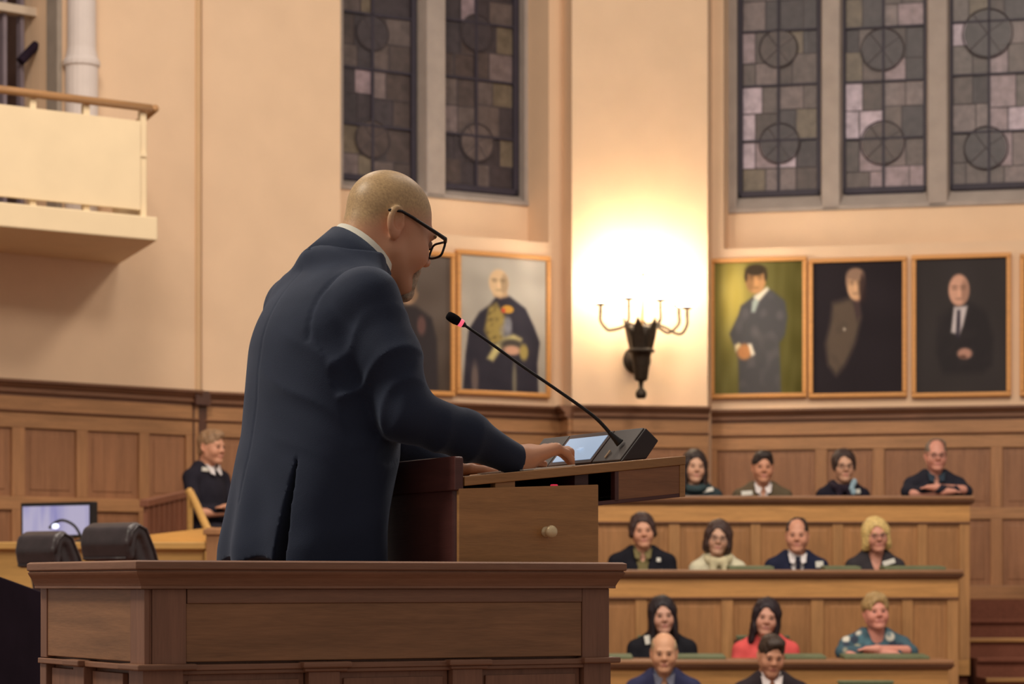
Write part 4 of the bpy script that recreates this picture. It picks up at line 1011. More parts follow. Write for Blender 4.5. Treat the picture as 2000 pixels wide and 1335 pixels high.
# front face
pbx(FS, ft(366), ft(1137), zt - .028, zt, -.02, 0, 'rail', M_pod)
pbx(FS, .012, ft(296), zm, zt, -.02, -.0015, 'stile', M_podv); pbx(FS, ft(297.5), ft(364), zm, zt, -.02, 0, 'stile', M_podv)
pbx(FS, ft(1137.5), ft(1189), zm, zt, -.02, 0, 'stile', M_podv); pbx(FS, ft(1190.5), FS.L, zm, zt, -.02, -.001, 'stile', M_podv)
pbx(FS, ft(364.6), ft(1137), zm + .004, zt - .028, -.02, -.0025, 'panel', M_podp)
pbx(FS, 0, FS.L, zm - .012, zm - .001, -.02, .006, 'ledge', M_pod); pbx(FS, 0, FS.L, zm - .02, zm - .012, -.02, .002, 'ledge', M_pod)
caps = [(585, 680, 600, 661), (870, 953, 881, 939)]
for a, b, c, d in caps:
    pbx(FS, ft(a), ft(b), zm - .011, zm + .001, -.01, .022, 'pilaster_cap', M_pod, .003); pbx(FS, ft(a + 6), ft(b - 6), zm - .018, zm - .011, -.01, .014, 'pilaster_cap', M_pod, .002)
    pbx(FS, ft(c), ft(d), .12, zm - .018, -.02, .008, 'pilaster', M_podv)
corner = [FS.p(0, 0, 0)[:2] - LS.d * .085, FS.p(0, 0, 0)[:2], FS.p(ft(378), 0, 0)[:2]]
obj('corner_cap', MB().sweep([(-.03, zm - .011), (.022, zm - .011), (.022, zm + .001), (-.03, zm + .001)], corner, -1), M_pod, pod, bevel=.003)
obj('corner_pilaster', MB().sweep([(-.03, .12), (.006, .12), (.006, zm - .011), (-.03, zm - .011)], [corner[0] + LS.d * .02, corner[1], FS.p(ft(355), 0, 0)[:2]], -1), M_podv, pod)
cr = [FS.p(ft(1133), 0, 0)[:2], FS.p(FS.L, 0, 0)[:2], FS.p(FS.L, 0, 0)[:2] + RS.d * .1]
obj('corner_cap', MB().sweep([(-.03, zm - .011), (.02, zm - .011), (.02, zm + .001), (-.03, zm + .001)], cr, -1), M_pod, pod, bevel=.003)
obj('corner_pilaster', MB().sweep([(-.03, .12), (.004, .12), (.004, zm - .011), (-.03, zm - .011)], [FS.p(ft(1139), 0, 0)[:2], cr[1], cr[2]], -1), M_podv, pod)
edges = [ft(355), ft(600), ft(661), ft(881), ft(939), ft(1139)]
for a, b in ((0, 1), (2, 3), (4, 5)):
    pbx(FS, edges[a] + .002, edges[b] - .002, .12, zm - .02, -.02, -.012, 'panel', M_podv)
    pbx(FS, edges[a] + .014, edges[b] - .014, .14, zm - .032, -.012, -.006, 'panel', M_podv, .002)
obj('plinth', MB().sweep([(-.03, 0), (.015, 0), (.015, .12), (-.03, .12)], bp, -1), M_pod, pod, bevel=.004)
# left return
lt = LS.t
pbx(LS, 0, lt(90), zm, zt, -.02, -.001, 'stile', M_podv); pbx(LS, lt(253), LS.L - .004, zm, zt, -.02, -.001, 'stile', M_podv)
pbx(LS, lt(90.5), lt(252), zm + .004, zt, -.02, -.003, 'panel', M_podp)
pbx(LS, 0, LS.L, zm - .012, zm - .001, -.02, .005, 'ledge', M_pod)
pbx(LS, lt(139), lt(170), zm - .012, zm + .001, -.02, .02, 'pilaster_cap', M_pod, .003); pbx(LS, lt(149), lt(170), .12, zm - .012, -.02, .007, 'pilaster', M_podv)
pbx(LS, 0, lt(90), .12, zm - .012, -.02, .0, 'stile', M_podv)
pbx(LS, lt(94), lt(146), .12, zm - .02, -.02, -.008, 'panel', M_podv); pbx(LS, lt(173), lt(232), .12, zm - .02, -.02, -.008, 'panel', M_podv)
# right return
pbx(RS, .01, RS.L, zm, zt, -.02, 0, 'panel', M_podp); pbx(RS, .1, RS.L, .12, zm - .02, -.02, -.006, 'panel', M_podv)
# raised speaker's platform inside the podium
ZF = .75
mb = MB(); p0 = core[1] + (U + Vv)[:2] * .12; mb.prism([np.append(x, 0) for x in (core[1] + (U * .11 + Vv * .11)[:2], core[2] + (-U * .11 + Vv * .11)[:2], core[2] + (-U * .11 + Vv * 1.6)[:2], core[1] + (-U * .45 + Vv * 1.6)[:2], core[1] + (-U * .0 + Vv * .6)[:2])], (0, 0, ZF))
struct('floor_platform', mb, M_carpet)
# ------------------------------------------------------------------ lectern
LP = np.array([-.114, 5.20, 0])
def LQ(t, v, z): return LP + U * t + Vv * v + np.array([0, 0, z])
lec = thing('lectern', 'oak lectern with tilted desk top, drawer and pale round knob', 'lectern', LQ(.17, .37, ZF))
SL = .105; zl = lambda t: 1.8256 + SL * t     # upper surface of the tilted desk top
LW = .74
def lbox(t0, t1, v0, v1, z0, z1, nm, m, bev=.002, zf0=None, zf1=None):
    mb = MB(); a = [LQ(t0, v0, z0 if zf0 is None else zf0(t0)), LQ(t1, v0, z0 if zf0 is None else zf0(t1)), LQ(t1, v0, z1 if zf1 is None else zf1(t1)), LQ(t0, v0, z1 if zf1 is None else zf1(t0))]
    mb.prism(a, Vv * (v1 - v0)); return obj(nm, mb, m, lec, bevel=bev)
zside = lambda t: 1.8020 + .044 * t
# carcass with a rounded upright at the speaker's corner
rc = .022; pts = [(.343, .012), (.343, LW), (0, LW)] + [(rc - rc * math.cos(a), .012 + rc - rc * math.sin(a)) for a in np.linspace(0, math.pi / 2, 8)]
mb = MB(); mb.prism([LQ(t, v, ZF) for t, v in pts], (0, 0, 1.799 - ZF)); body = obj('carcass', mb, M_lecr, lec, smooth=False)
lbox(.002, .343, 0, .012, ZF, 0, 'drawer_front', M_lec, .002, zf1=zside)
kt = (lambda k: (k * LP[1] - LP[0]) / (U[0] - k * U[1]))((1066 - CX) / FPX)
kp = LQ(kt, 0, ZC + (HY - 1038) / FPX * (LP[1] + U[1] * kt)); kp[2] -= 0
mb = MB(); mb.lathe([(.0115, 0), (.0115, .003), (.0075, .005), (.006, .013), (.0085, .017), (.0125, .021), (.0138, .026), (.012, .031), (.007, .034), (.002, .035)], kp, -Vv, 24)
obj('knob', mb, mat('pale brass knob', (228, 206, 164), .35, .25, var=.06), lec, smooth=True)
# upstand board on the speaker's side
mb = MB(); pp = [(0, 1.798), (0, 1.862)] + [(.008 - .008 * math.cos(a), 1.862 + .009 * math.sin(a)) for a in np.linspace(.3, math.pi / 2, 4)] + [(LW - .01, 1.871), (LW, 1.862), (LW, 1.798)]
mb.prism([LQ(-.006, v + .002, z) for v, z in pp], U * .02); obj('upstand', mb, M_lecr, lec, bevel=.0025)
# tilted desk top with the shallow box hanging under it
lbox(.016, .567, 0, LW, 0, 0, 'desk_top', M_lec, .0015, zf0=lambda t: zl(t) - .0195, zf1=zl)
ub = lambda t: zl(t) - .0905
lbox(.392, .553, .004, .02, 0, 0, 'apron_panel', M_lecg, .001, zf0=lambda t: ub(t) + .008, zf1=lambda t: zl(t) - .0195)
lbox(.553, .567, .002, LW, 0, 0, 'apron_stile', M_lec, .001, zf0=lambda t: ub(t), zf1=lambda t: zl(t) - .0195)
lbox(.386, .396, .003, .022, 0, 0, 'apron_stile', M_lecr, .001, zf0=lambda t: ub(t) + .006, zf1=lambda t: zl(t) - .0195)
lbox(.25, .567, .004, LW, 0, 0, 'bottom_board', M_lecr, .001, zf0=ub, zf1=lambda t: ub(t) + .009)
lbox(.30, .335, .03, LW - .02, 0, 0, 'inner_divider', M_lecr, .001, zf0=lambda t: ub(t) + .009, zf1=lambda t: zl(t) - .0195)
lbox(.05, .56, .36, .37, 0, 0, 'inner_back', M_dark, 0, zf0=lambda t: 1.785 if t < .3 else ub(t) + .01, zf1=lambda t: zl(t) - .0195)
lbox(.092, .14, .006, .03, 0, 0, 'hinge_block', M_lec, .001, zf0=lambda t: zside(t) - .004, zf1=lambda t: zl(t) - .0195)
mb = MB(); mb.ob(LQ(.245, .03, 1.812), U * .014, Vv * .012, (0, 0, .005)); obj('status_light', mb, mat('red status light', (230, 60, 90), .4, emit=.5, emitc=(255, 60, 90)), lec, bevel=.002)
# ------------------------------------------------------------------ conference console
def at_t(px, v):      # position along the lectern for a picture column at depth v
    k = (px - CX) / FPX; a = LQ(0, v, 0); return (k * a[1] - a[0]) / (U[0] - k * U[1])
v0 = .055
def TZ(px, py, v):
    t = at_t(px, v); q = LQ(t, v, 0); return t, ZC + (HY - py) / FPX * q[1]
tA, zA = TZ(1213, 903, v0); tB, zB = TZ(1262, 835, v0); tC, zC_ = TZ(1287, 860, v0); tD, zD = TZ(1263, 897, v0)
zA = max(zA, zl(tA) + .001); zD = zl(tD) + .001
con = thing('microphone_console', 'dark tilted conference console with bright touch screen on the lectern', 'console', LQ(tA, v0 + .2, zl(tA)))
CWd = .47
mb = MB(); mb.prism([LQ(t, v0, z) for t, z in ((tA, zl(tA) + .001), (tB, zB), (tC, zC_), (tD, zD))], Vv * CWd); obj('housing', mb, mat('dark console housing', (48, 40, 42), .5), con, bevel=.003)
fd = np.array([tB - tA, zB - zA]); fl_ = np.linalg.norm(fd); fd = fd / fl_; fnrm = np.array([-fd[1], fd[0]])
def CF(s_, v, n): # on the sloping face: s along slope, v across, n proud
    return LQ(tA + fd[0] * s_ + fnrm[0] * n, v0 + v, zA + fd[1] * s_ + fnrm[1] * n)
def cplate(s0, s1, va, vb, n0, n1, nm, m, par=con, bev=.001):
    mb = MB(); o = CF(s0, va, n0); mb.ob(o, CF(s1, va, n0) - o, CF(s0, vb, n0) - o, CF(s0, va, n1) - o); return obj(nm, mb, m, par, bevel=bev)
cplate(.002, fl_ - .002, .004, .128, 0, .004, 'microphone_plate', mat('grey console plate', (84, 78, 76), .55), bev=.002)
scr_ = cplate(.002, fl_ - .002, .133, .335, 0, .004, 'screen_bezel', mat('brown bezel', (82, 62, 56), .4))
cplate(.012, fl_ - .016, .146, .322, .004, .0052, 'touch_screen', mat('lit touch screen', (120, 130, 145), .3, emit=.52, emitc=(190, 214, 244), var=.01), scr_, 0)
mb = MB()
for k_, (a, b) in enumerate(((.05, .225), (.046, .232))): mb.ball(CF(a, b, .0056), (.009, .009, .0012), 8, 5)
obj('screen_logo', mb, mat('pale screen mark', (140, 150, 165), .4, emit=.56, emitc=(214, 228, 248)), scr_)
cplate(.002, fl_ - .002, .34, CWd - .004, 0, .004, 'button_plate', mat('grey console plate', (84, 78, 76), .55), bev=.002)
mb = MB(); mb.tube([CF(.01, .075, .006), CF(.03, .07, .008)], .0025, 6); obj('card_slot', mb, mat('pale slot', (196, 170, 140), .4), con)
# gooseneck microphone
mic = [(1211, 865), (1204, 858), (1192, 846), (1168, 820), (1139, 797), (1085, 759), (1017, 712.5), (950, 664), (907, 634.5)]
dep = lambda px: 5.40 + .1 * (px - 873) / 340
mic_t = thing('gooseneck_microphone', 'thin black gooseneck microphone with glowing red ring reaching towards the speaker', 'microphone', P(1211, 865, dep(1211)))
Mp = [P(x, y, dep(x)) for x, y in mic]
sc1 = 1 / 885
def cr_spline(Q, m=8):
    out = []
    for i in range(len(Q) - 1):
        a, b, c, d = Q[max(i - 1, 0)], Q[i], Q[i + 1], Q[min(i + 2, len(Q) - 1)]
        for t in np.linspace(0, 1, m, endpoint=False): out.append(.5 * (2 * b + (c - a) * t + (2 * a - 5 * b + 4 * c - d) * t * t + (3 * b - a - 3 * c + d) * t ** 3))
    return out + [Q[-1]]
C_ = cr_spline(Mp[2:]); n_ = len(C_)
obj('gooseneck', MB().tube(C_, [(3.9 - 1.3 * i / n_) * sc1 for i in range(n_)], 12), M_black, mic_t, smooth=True)
mb = MB(); mb.tube([Mp[0], Mp[0] + (Mp[1] - Mp[0]) * .3, Mp[1], Mp[2], Mp[2] + (Mp[3] - Mp[2]) * .1], [9 * sc1, 8.5 * sc1, 7 * sc1, 5 * sc1, 4 * sc1], 14); obj('mic_base', mb, M_black, mic_t, smooth=True)
hd = P(873, 614, dep(873)); nb_ = Mp[-1]; ax_ = hd - nb_; Lh = np.linalg.norm(ax_); ax_ /= Lh
mb = MB(); mb.lathe([(2.7 * sc1, -.004), (5 * sc1, 0), (6.5 * sc1, .1 * Lh)], nb_, ax_, 16); obj('mic_neck', mb, M_black, mic_t, smooth=True)
mb = MB(); mb.lathe([(7.2 * sc1, .1 * Lh), (7.6 * sc1, .13 * Lh), (7.8 * sc1, .27 * Lh), (7.2 * sc1, .29 * Lh)], nb_, ax_, 18); obj('light_ring', mb, mat('glowing red ring', (255, 120, 140), .4, emit=.9, emitc=(255, 96, 120)), mic_t, smooth=True)
mb = MB(); mb.lathe([(6 * sc1, .28 * Lh), (8 * sc1, .3 * Lh), (9.6 * sc1, .5 * Lh), (9.6 * sc1, .72 * Lh), (8.6 * sc1, .9 * Lh), (6.4 * sc1, .98 * Lh), (2.5 * sc1, 1.0 * Lh)], nb_, ax_, 20); obj('foam_windscreen', mb, mat('black foam', (26, 24, 28), .95, bump=.6, bscale=900, spec=.1), mic_t, smooth=True)
# sheet of paper under the hand
mb = MB(); o = LQ(.2, .08, zl(.2) + .0012); mb.ob(o, U * .13 + np.array([0, 0, SL * .13]), Vv * .22, (0, 0, .0025)); tag(obj('paper_sheets', mb, M_white), 'thin white papers under the speaking man\'s hands on the lectern', 'paper')
# ------------------------------------------------------------------ the speaker
H0 = P(605, 1090, 5.43)
def S3(a, b, c): return H0 + U * a + np.array([U[1], -U[0], 0]) * b + np.array([0, 0, c])
Rr = np.array([U[1], -U[0], 0])                    # his right
spk = thing('person', 'bald bearded man in navy suit and glasses speaking at the lectern', 'person', (H0[0], H0[1], ZF))
yawS = math.atan2(U[1], U[0]) + math.radians(7); RH = rot(yawS, math.radians(21), math.radians(0))
HC = P(762, 445, 5.525)
hs = 1.05
th = lambda p: HC + RH @ (np.asarray(p, float) * hs)
nbase = S3(.10, 0, .61)
WR = P(1022, 900, 5.41); EL = P(792, 806, 5.27); SHR = S3(.055, .180, .556)
SHL = S3(.055, -.180, .570); ELL = P(738, 856, 5.66); WL = P(884, 917, 5.67)
Bd = Field((-.66, 5.12, 1.72), (.14, 5.86, 2.55), .0036)
put_head(Bd, th, RH, hs, 1.02, .012, neck=False, ef=-.034, et=-.02)
Bd.cap(th((-.03, 0, -.05)), nbase, .059, .062, .03); Bd.cap(th((-.06, 0, -.03)), S3(.08, 0, .63), .042, .05, .03)
for (a, b) in ((SHR, EL), (SHL, ELL)): Bd.cap(a, b, .045, .04, .03)
Bd.cap(SHR, SHL, .045, .045, .03); Bd.cap(EL, WR, .036, .026, .02); Bd.cap(ELL, WL, .036, .026, .02)
Bd.cap(S3(.06, 0, .5), S3(.04, 0, .2), .085, .11, .05)
up = np.array([0, 0, 1.0])
def hand(F, wr, fwd, lat, s=1.0):
    """palm-down hand resting on a surface; lat points to the little finger"""
    q = lambda f, l, z: wr + (fwd * f + lat * l + up * z) * s
    # palm
    F.cap(q(-.02, 0, 0), q(.02, -.006, .006), .027, .027, .02)
    for l, f in ((.03, .070), (.011, .082), (-.009, .086), (-.029, .080)):
        F.cap(q(.012, l * .6, .004), q(f, l, .017), .017, .0125, .014)
    fing = [(.031, .070, .030, .021, .016, .0085), (.011, .082, .040, .025, .018, .0094), (-.0095, .086, .043, .028, .019, .0097), (-.030, .080, .038, .024, .018, .0094)]
    bends = [(.42, .85, 1.1), (.28, .75, 1.0), (.18, .62, .9), (.2, .6, .85)]
    for (l, f, a, b, c, r), (b0, b1, b2) in zip(fing, bends):
        p = q(f, l, .018); pts = [p]
        for L_, an in ((a, b0), (b, b1), (c, b2)):
            p = p + (fwd * math.cos(an) - up * math.sin(an)) * L_ * s; pts.append(p)
        for i in range(3): F.cap(pts[i], pts[i + 1], r * (1 - .07 * i), r * (.93 - .07 * i), .003)
        F.ell(pts[0], np.ones(3) * r * 1.18, None, .006); F.ell(pts[1], np.ones(3) * r * 1.06, None, .004)
    # thumb
    p = [q(.005, -.024, -.002), q(.04, -.052, -.004), q(.07, -.058, -.010), q(.095, -.052, -.016)]
    F.cap(p[0], p[1], .018, .0125, .012); F.cap(p[1], p[2], .0115, .0105, .005); F.cap(p[2], p[3], .0105, .0085, .004)
sU = U + np.array([0, 0, SL]); sU /= np.linalg.norm(sU)
fw = sU * .97 + Rr * -.12; fw /= np.linalg.norm(fw); la = Rr * 1.0 + U * .12; la /= np.linalg.norm(la)
hand(Bd, WR + np.array([0, 0, .004]), fw, la, 1.0)
fw2 = sU * .92 + Rr * .38; fw2 /= np.linalg.norm(fw2); la2 = np.cross(fw2, up) * -1.0
WLh = WL + np.array([0, 0, .0])
hand(Bd, WLh, fw2, la2 / np.linalg.norm(la2), 1.0)
V, Q = Bd.mesh(1)
tfi = lambda V: ((V - HC) @ RH) / hs
SK = (206, 150, 118)
Cc = skin_colour(V, tfi, SK, (170, 104, 92), .7)
L = tfi(V)
# shaved scalp: short fair stubble above the temples and nape
edge = L[:, 2] - np.interp(L[:, 0], [-.12, -.09, -.04, .0, .04, .075, .12], [-.042, -.04, .0, .026, .036, .07, .2])
wst = np.clip(edge / .045 + .5, 0, 1) * (L[:, 2] > -.08)
topb = np.clip((L[:, 2] - .085) / .04, 0, 1) * np.clip((L[:, 0] + .06) / .06, 0, 1)
st_c = lin((184, 156, 112)) * (1 + .12 * np.random.default_rng(1).standard_normal(len(V)))[:, None]
ww = (wst * (.85 - .35 * topb))[:, None]
Cc = Cc * (1 - ww) + st_c * ww
# stubble along the jaw
wj = np.clip((-.055 - L[:, 2]) / .03, 0, 1) * np.clip((L[:, 0] + .03) / .05, 0, 1) * (L[:, 2] > -.14)
Cc = Cc * (1 - .25 * wj[:, None]) + lin((150, 112, 92)) * .25 * wj[:, None]
obj('body', (V, Q, Cc), vmat('speaker skin', .45, .45, .12, 500), spk, smooth=True)
# goatee
Bf = Field(th((.08, 0, -.1)) - .09, th((.08, 0, -.1)) + .09, .0035)
Bf.ell(th((.086, 0, -.112)), np.array((.017, .022, .021)) * hs, RH, .008); Bf.cap(th((.082, -.014, -.122)), th((.082, .014, -.122)), .011, .011, .01)
for g in (1, -1): Bf.cap(th((.082, g * .026, -.064)), th((.08, g * .022, -.1)), .0085, .012, .008)
V, Q = Bf.mesh(2); obj('beard', (V, Q), mat('pale grey beard', (176, 156, 136), .8, var=.25, vscale=120, bump=.6, bscale=400), spk, smooth=True)
for g in (1, -1):
    mb = MB(); mb.ball(th((.083, g * .031, -.003)), .0098 * hs, 12, 8); obj('eye', mb, mat('eyeball', (150, 118, 100), .3), spk, smooth=True)
    mb = MB(); mb.tube([th(q) for q in ((.094, g * .012, .016), (.094, g * .03, .021), (.084, g * .048, .014))], [.004, .005, .003], 6); obj('eyebrow', mb, mat('fair eyebrow', (150, 120, 86), .8), spk, smooth=True)
# eyeglasses
gl = thing('eyeglasses_root', '', '', (0, 0, 0)); bpy.data.objects.remove(gl)
mb = MB()
for g in (1, -1):
    mb.tube([th(q) for q in ((.106, g * .058, .010), (.098, g * .0695, .012), (.06, g * .0765, .012), (.0, g * .081, .014), (-.03, g * .082, .014), (-.058, g * .078, .004))], [.0045, .0047, .0042, .0036, .0034, .003], 8)
    rim = []
    for a in np.linspace(0, 2 * math.pi, 29):
        ca, sa = math.cos(a), math.sin(a); e = .5
        x = .0265 * np.sign(ca) * abs(ca) ** e; z = .0175 * np.sign(sa) * abs(sa) ** e
        rim.append(th((.1085 - .06 * max(0, x * g) , g * (.0335) + x, -.006 + z)))
    mb.tube(rim, .0028, 8, False)
mb.tube([th((.109, -.008, .002)), th((.112, 0, .004)), th((.109, .008, .002))], .0026, 8)
eg = obj('eyeglasses', mb, mat('black acetate', (22, 20, 24), .25), spk, smooth=True)
ml, nt, b = newmat('spectacle lens'); b.inputs['Transmission Weight'].default_value = 1; b.inputs['Roughness'].default_value = .02; b.inputs['IOR'].default_value = 1.2; b.inputs['Base Color'].default_value = (1, .97, .92, 1)
for g in (1, -1):
    mb = MB(); mb.prism([th((.1078, g * .0335 + x, -.006 + z)) for x, z in ((-.025, -.014), (-.02, -.017), (.02, -.017), (.025, -.014), (.025, .014), (.02, .017), (-.02, .017), (-.025, .014))], RH @ np.array([.0012, 0, 0])); obj('lens', mb, ml, eg)
# ---- suit jacket
prof = [(-.06, -.018, .232, .165), (.0, -.018, .232, .165), (.1, -.004, .227, .164), (.2, .013, .224, .163), (.3, .03, .222, .160), (.4, .031, .220, .155), (.5, .033, .217, .142), (.56, .042, .205, .124),
        (.60, .053, .182, .106), (.63, .070, .142, .092), (.66, .09, .1, .080), (.69, .105, .08, .07), (.72, .115, .066, .06)]
PR = np.array(prof)
J = Field((-.74, 5.04, 1.60), (.06, 5.86, 2.36), .0046)
X = J.ax[0][:, None, None] - H0[0]; Y_ = J.ax[1][None, :, None] - H0[1]; Zl = (J.ax[2] - H0[2])
from numpy import interp
def smooth_i(col): 
    z = np.linspace(PR[0, 0], PR[-1, 0], 240); y = np.interp(z, PR[:, 0], PR[:, col]); k = np.ones(25) / 25
    yp = np.pad(y, 12, mode='edge'); return z, np.convolve(yp, k, 'valid')
z_, ca_ = smooth_i(1); _, aa_ = smooth_i(2); _, bb_ = smooth_i(3)
cz, az, bz2 = np.interp(Zl, z_, ca_)[None, None, :], np.interp(Zl, z_, aa_)[None, None, :], np.interp(Zl, z_, bb_)[None, None, :]
uu = X * U[0] + Y_ * U[1] - cz; rr_ = X * Rr[0] + Y_ * Rr[1]
# the back is flatter than the chest
kk = (np.abs(uu / bz2) ** 2.3 + np.abs(rr_ / az) ** 2.3) ** (1 / 2.3)
D = (kk - 1) * np.minimum(az, bz2) * .95
D = np.maximum(D, (Zl - .675)[None, None, :])
# hem drops towards the front
D = np.maximum(D, -(Zl[None, None, :] + .03 - .025 * np.clip(-uu / .16, -1, 1)))
J.F = D.astype(np.float32)
def fold(a, b, r0, r1, k, op='+'): J.cap(a, b, r0, r1, k, op)
J.cap(SHR, S3(.085, .05, .596), .056, .042, .03); J.cap(SHL, S3(.07, -.05, .612), .064, .05, .03)
# sleeves
J.ell(SHR, (.066, .066, .064), None, .02)
mid = SHR * .5 + EL * .5 + Rr * .006
J.cap(SHR, mid, .067, .073, .025); J.cap(mid, EL, .073, .063, .02)
J.cap(EL, EL * .5 + WR * .5 + np.array([0, 0, .006]), .063, .053, .02); J.cap(EL * .5 + WR * .5 + np.array([0, 0, .006]), WR - U * .012, .053, .034, .02)
J.ell(SHL, (.075, .075, .075), None, .03); J.cap(SHL, ELL, .074, .06, .03); J.cap(ELL, WL - sU * .015, .058, .036, .02)
# creases of the sleeves and drapes of the back
gx, gy, gz = J.ax[0][:, None, None], J.ax[1][None, :, None], J.ax[2][None, None, :]
def sleeve_folds(p, q, r0, amp, freq, twist, ph, lo_=.0, hi_=1.0):
    d = q - p; L2 = d @ d
    sl, x, y, z = J.sub(np.minimum(p, q) - .13, np.maximum(p, q) + .13)
    t = ((x - p[0]) * d[0] + (y - p[1]) * d[1] + (z - p[2]) * d[2]) / L2
    e1 = np.cross(d, up); e1 /= np.linalg.norm(e1); e2 = np.cross(e1, d); e2 /= np.linalg.norm(e2)
    X1 = (x - p[0]) * e1[0] + (y - p[1]) * e1[1] + (z - p[2]) * e1[2]; X2 = (x - p[0]) * e2[0] + (y - p[1]) * e2[1] + (z - p[2]) * e2[2]
    an = np.arctan2(X2, X1); rad = np.hypot(X1, X2)
    wt = np.clip((t - lo_) / .15, 0, 1) * np.clip((hi_ - t) / .15, 0, 1) * (rad < r0 * 1.7)
    s1 = t * freq + twist * np.sin(an + ph) + .5 * np.sin(2 * an + 3 * ph) + .4 * np.sin(9 * t + ph)
    g = (1 - np.abs(np.sin(s1))) ** 1.6 * (.55 + .45 * np.sin(an * 1.0 + 2.3 * t + ph))
    J.F[sl] -= (amp * wt * (g - .3)).astype(np.float32)
sleeve_folds(SHR, EL, .08, .0075, 9.5, 1.5, .4, .12, 1.2)
sleeve_folds(EL, WR, .07, .0075, 9.5, 1.3, 1.9, -.2, .95)
sleeve_folds(SHL, ELL, .08, .008, 6.0, 1.3, 1.0, .1, 1.1); sleeve_folds(ELL, WL, .07, .006, 7.0, 1.2, 2.2, -.1, .95)
RRg = (gx - H0[0]) * Rr[0] + (gy - H0[1]) * Rr[1]; UUg = (gx - H0[0]) * U[0] + (gy - H0[1]) * U[1]; CCg = gz - H0[2]
# pull lines from the right armpit down to the waist, fading out
s2 = 30 * (CCg - .34) + 16 * (RRg - .1) + 1.2 * np.sin(UUg * 20)
wt = np.exp(-((CCg - .36) / .12) ** 2) * np.exp(-((RRg - .13) / .10) ** 2)
J.F -= (.0055 * wt * ((1 - np.abs(np.sin(s2))) ** 1.5 - .3)).astype(np.float32)
# skirt of the jacket: vertical drapes widening to the hem
an2 = np.arctan2(RRg, -UUg)
wt = np.clip((.22 - CCg) / .2, 0, 1)
J.F -= (.008 * wt * np.sin(an2 * 7 + .6 + 3 * CCg)).astype(np.float32)
# armhole seam, centre back seam
J.F += (.0045 * np.exp(-((RRg - .152 + .1 * (CCg - .56) * (CCg < .56)) / .0045) ** 2) * (CCg > .46) * (UUg < .09) * (np.abs(J.F) < .03)).astype(np.float32)
J.F += (.0022 * np.exp(-(RRg / .004) ** 2) * (CCg > .12) * (UUg < 0) * (np.abs(J.F) < .03)).astype(np.float32)
# side vent
nv = -U * .77 + Rr * .64; tv_ = U * .64 + Rr * .77; Rv = np.stack([nv, np.cross(up, nv), up], 1)
oV = S3(-.112, .168, .0)
tX = (gx - oV[0]) * tv_[0] + (gy - oV[1]) * tv_[1]; nX = (gx - oV[0]) * nv[0] + (gy - oV[1]) * nv[1]
wz = np.clip(.21 - CCg, 0, 1) * .085 + .0015
dV = np.maximum(np.maximum(np.abs(tX + .12 * np.clip(.21 - CCg, 0, 1) - .006) - wz, -nX - .05), CCg - .21)
J.F = np.maximum(J.F, -dV.astype(np.float32))
# collar opening
nax = U * .62 + up * .78; cc = S3(.106, 0, .655)
e1c = -U * .78 + up * .62
rp_ = lambda t, rr: cc - nax * .052 + (e1c * math.cos(t) + Rr * math.sin(t)) * rr
for t in np.linspace(-2.0, 2.0, 15)[:-1]: J.cap(rp_(t, .08), rp_(t + 4.0 / 14, .08), .016, .016, .03)
J.cap(S3(.03, -.10, .59), S3(.06, -.02, .635), .06, .05, .04); J.cap(S3(.03, .08, .57), S3(.06, .02, .635), .05, .05, .04)
J.cap(cc - nax * .07, cc + nax * .14, .073, .076, .004, '-')
fd_ = (WR - EL) / np.linalg.norm(WR - EL)
for wr, fdir in ((WR, fd_), (WL, (WL - ELL) / np.linalg.norm(WL - ELL))):
    sl, x, y, z = J.sub(wr - .1, wr + .1)
    pl = (x - wr[0]) * fdir[0] + (y - wr[1]) * fdir[1] + (z - wr[2]) * fdir[2] + .006
    J.F[sl] = np.maximum(J.F[sl], pl.astype(np.float32))
# fabric waviness
J.F += (.0012 * np.sin(gx * 34 + 3 * np.sin(gz * 13)) * np.sin(gz * 23 + 2 * np.sin(gy * 17))).astype(np.float32)
V, Q = J.mesh(2)
M_suit = mat('navy suit wool', (36, 44, 64), .78, var=.06, vscale=10, bump=.25, bscale=700, spec=.25)
M_suit.node_tree.nodes['Principled BSDF'].inputs['Sheen Weight'].default_value = .35
M_suit.node_tree.nodes['Principled BSDF'].inputs['Sheen Roughness'].default_value = .4
M_suit.node_tree.nodes['Principled BSDF'].inputs['Sheen Tint'].default_value = (.55, .65, .85, 1)
jk = obj('jacket', (V, Q), M_suit, spk, smooth=True)
# folded jacket collar around the nape and the white shirt collar inside it
def ringband(cen, tilt, r_in, r_out, z0, z1, a0, a1, name, m, par, rx=1.0):
    """band around the neck; angle 0 = nape, positive to his right"""
    n = 26; vs = []; ax = np.array(tilt) / np.linalg.norm(tilt)
    e1 = -U - ax * np.dot(-U, ax); e1 /= np.linalg.norm(e1); e2 = Rr - ax * np.dot(Rr, ax); e2 /= np.linalg.norm(e2)
    for a in np.linspace(a0, a1, n):
        d = e1 * math.cos(a) + e2 * math.sin(a) * rx
        dr = abs(a) / 2.4
        dz = .0
        vs += [cen + d * r_in + ax * (z0 - .012 * dr), cen + d * r_out + ax * (z0 - .02 * dr), cen + d * (r_in + .008) + ax * (z1 - .012 * dr), cen + d * (r_in) + ax * (z1 - .012 * dr)]
    fs = [(i * 4 + j, i * 4 + (j + 1) % 4, (i + 1) * 4 + (j + 1) % 4, (i + 1) * 4 + j) for i in range(n - 1) for j in range(4)] + [(3, 2, 1, 0), tuple((n - 1) * 4 + j for j in range(4))]
    mb = MB().add(vs, fs); o = obj(name, mb, m, par, smooth=True); return o
ringband(cc, nax, .081, .106, -.05, .034, -2.4, 2.4, 'jacket_collar', M_suit, spk)
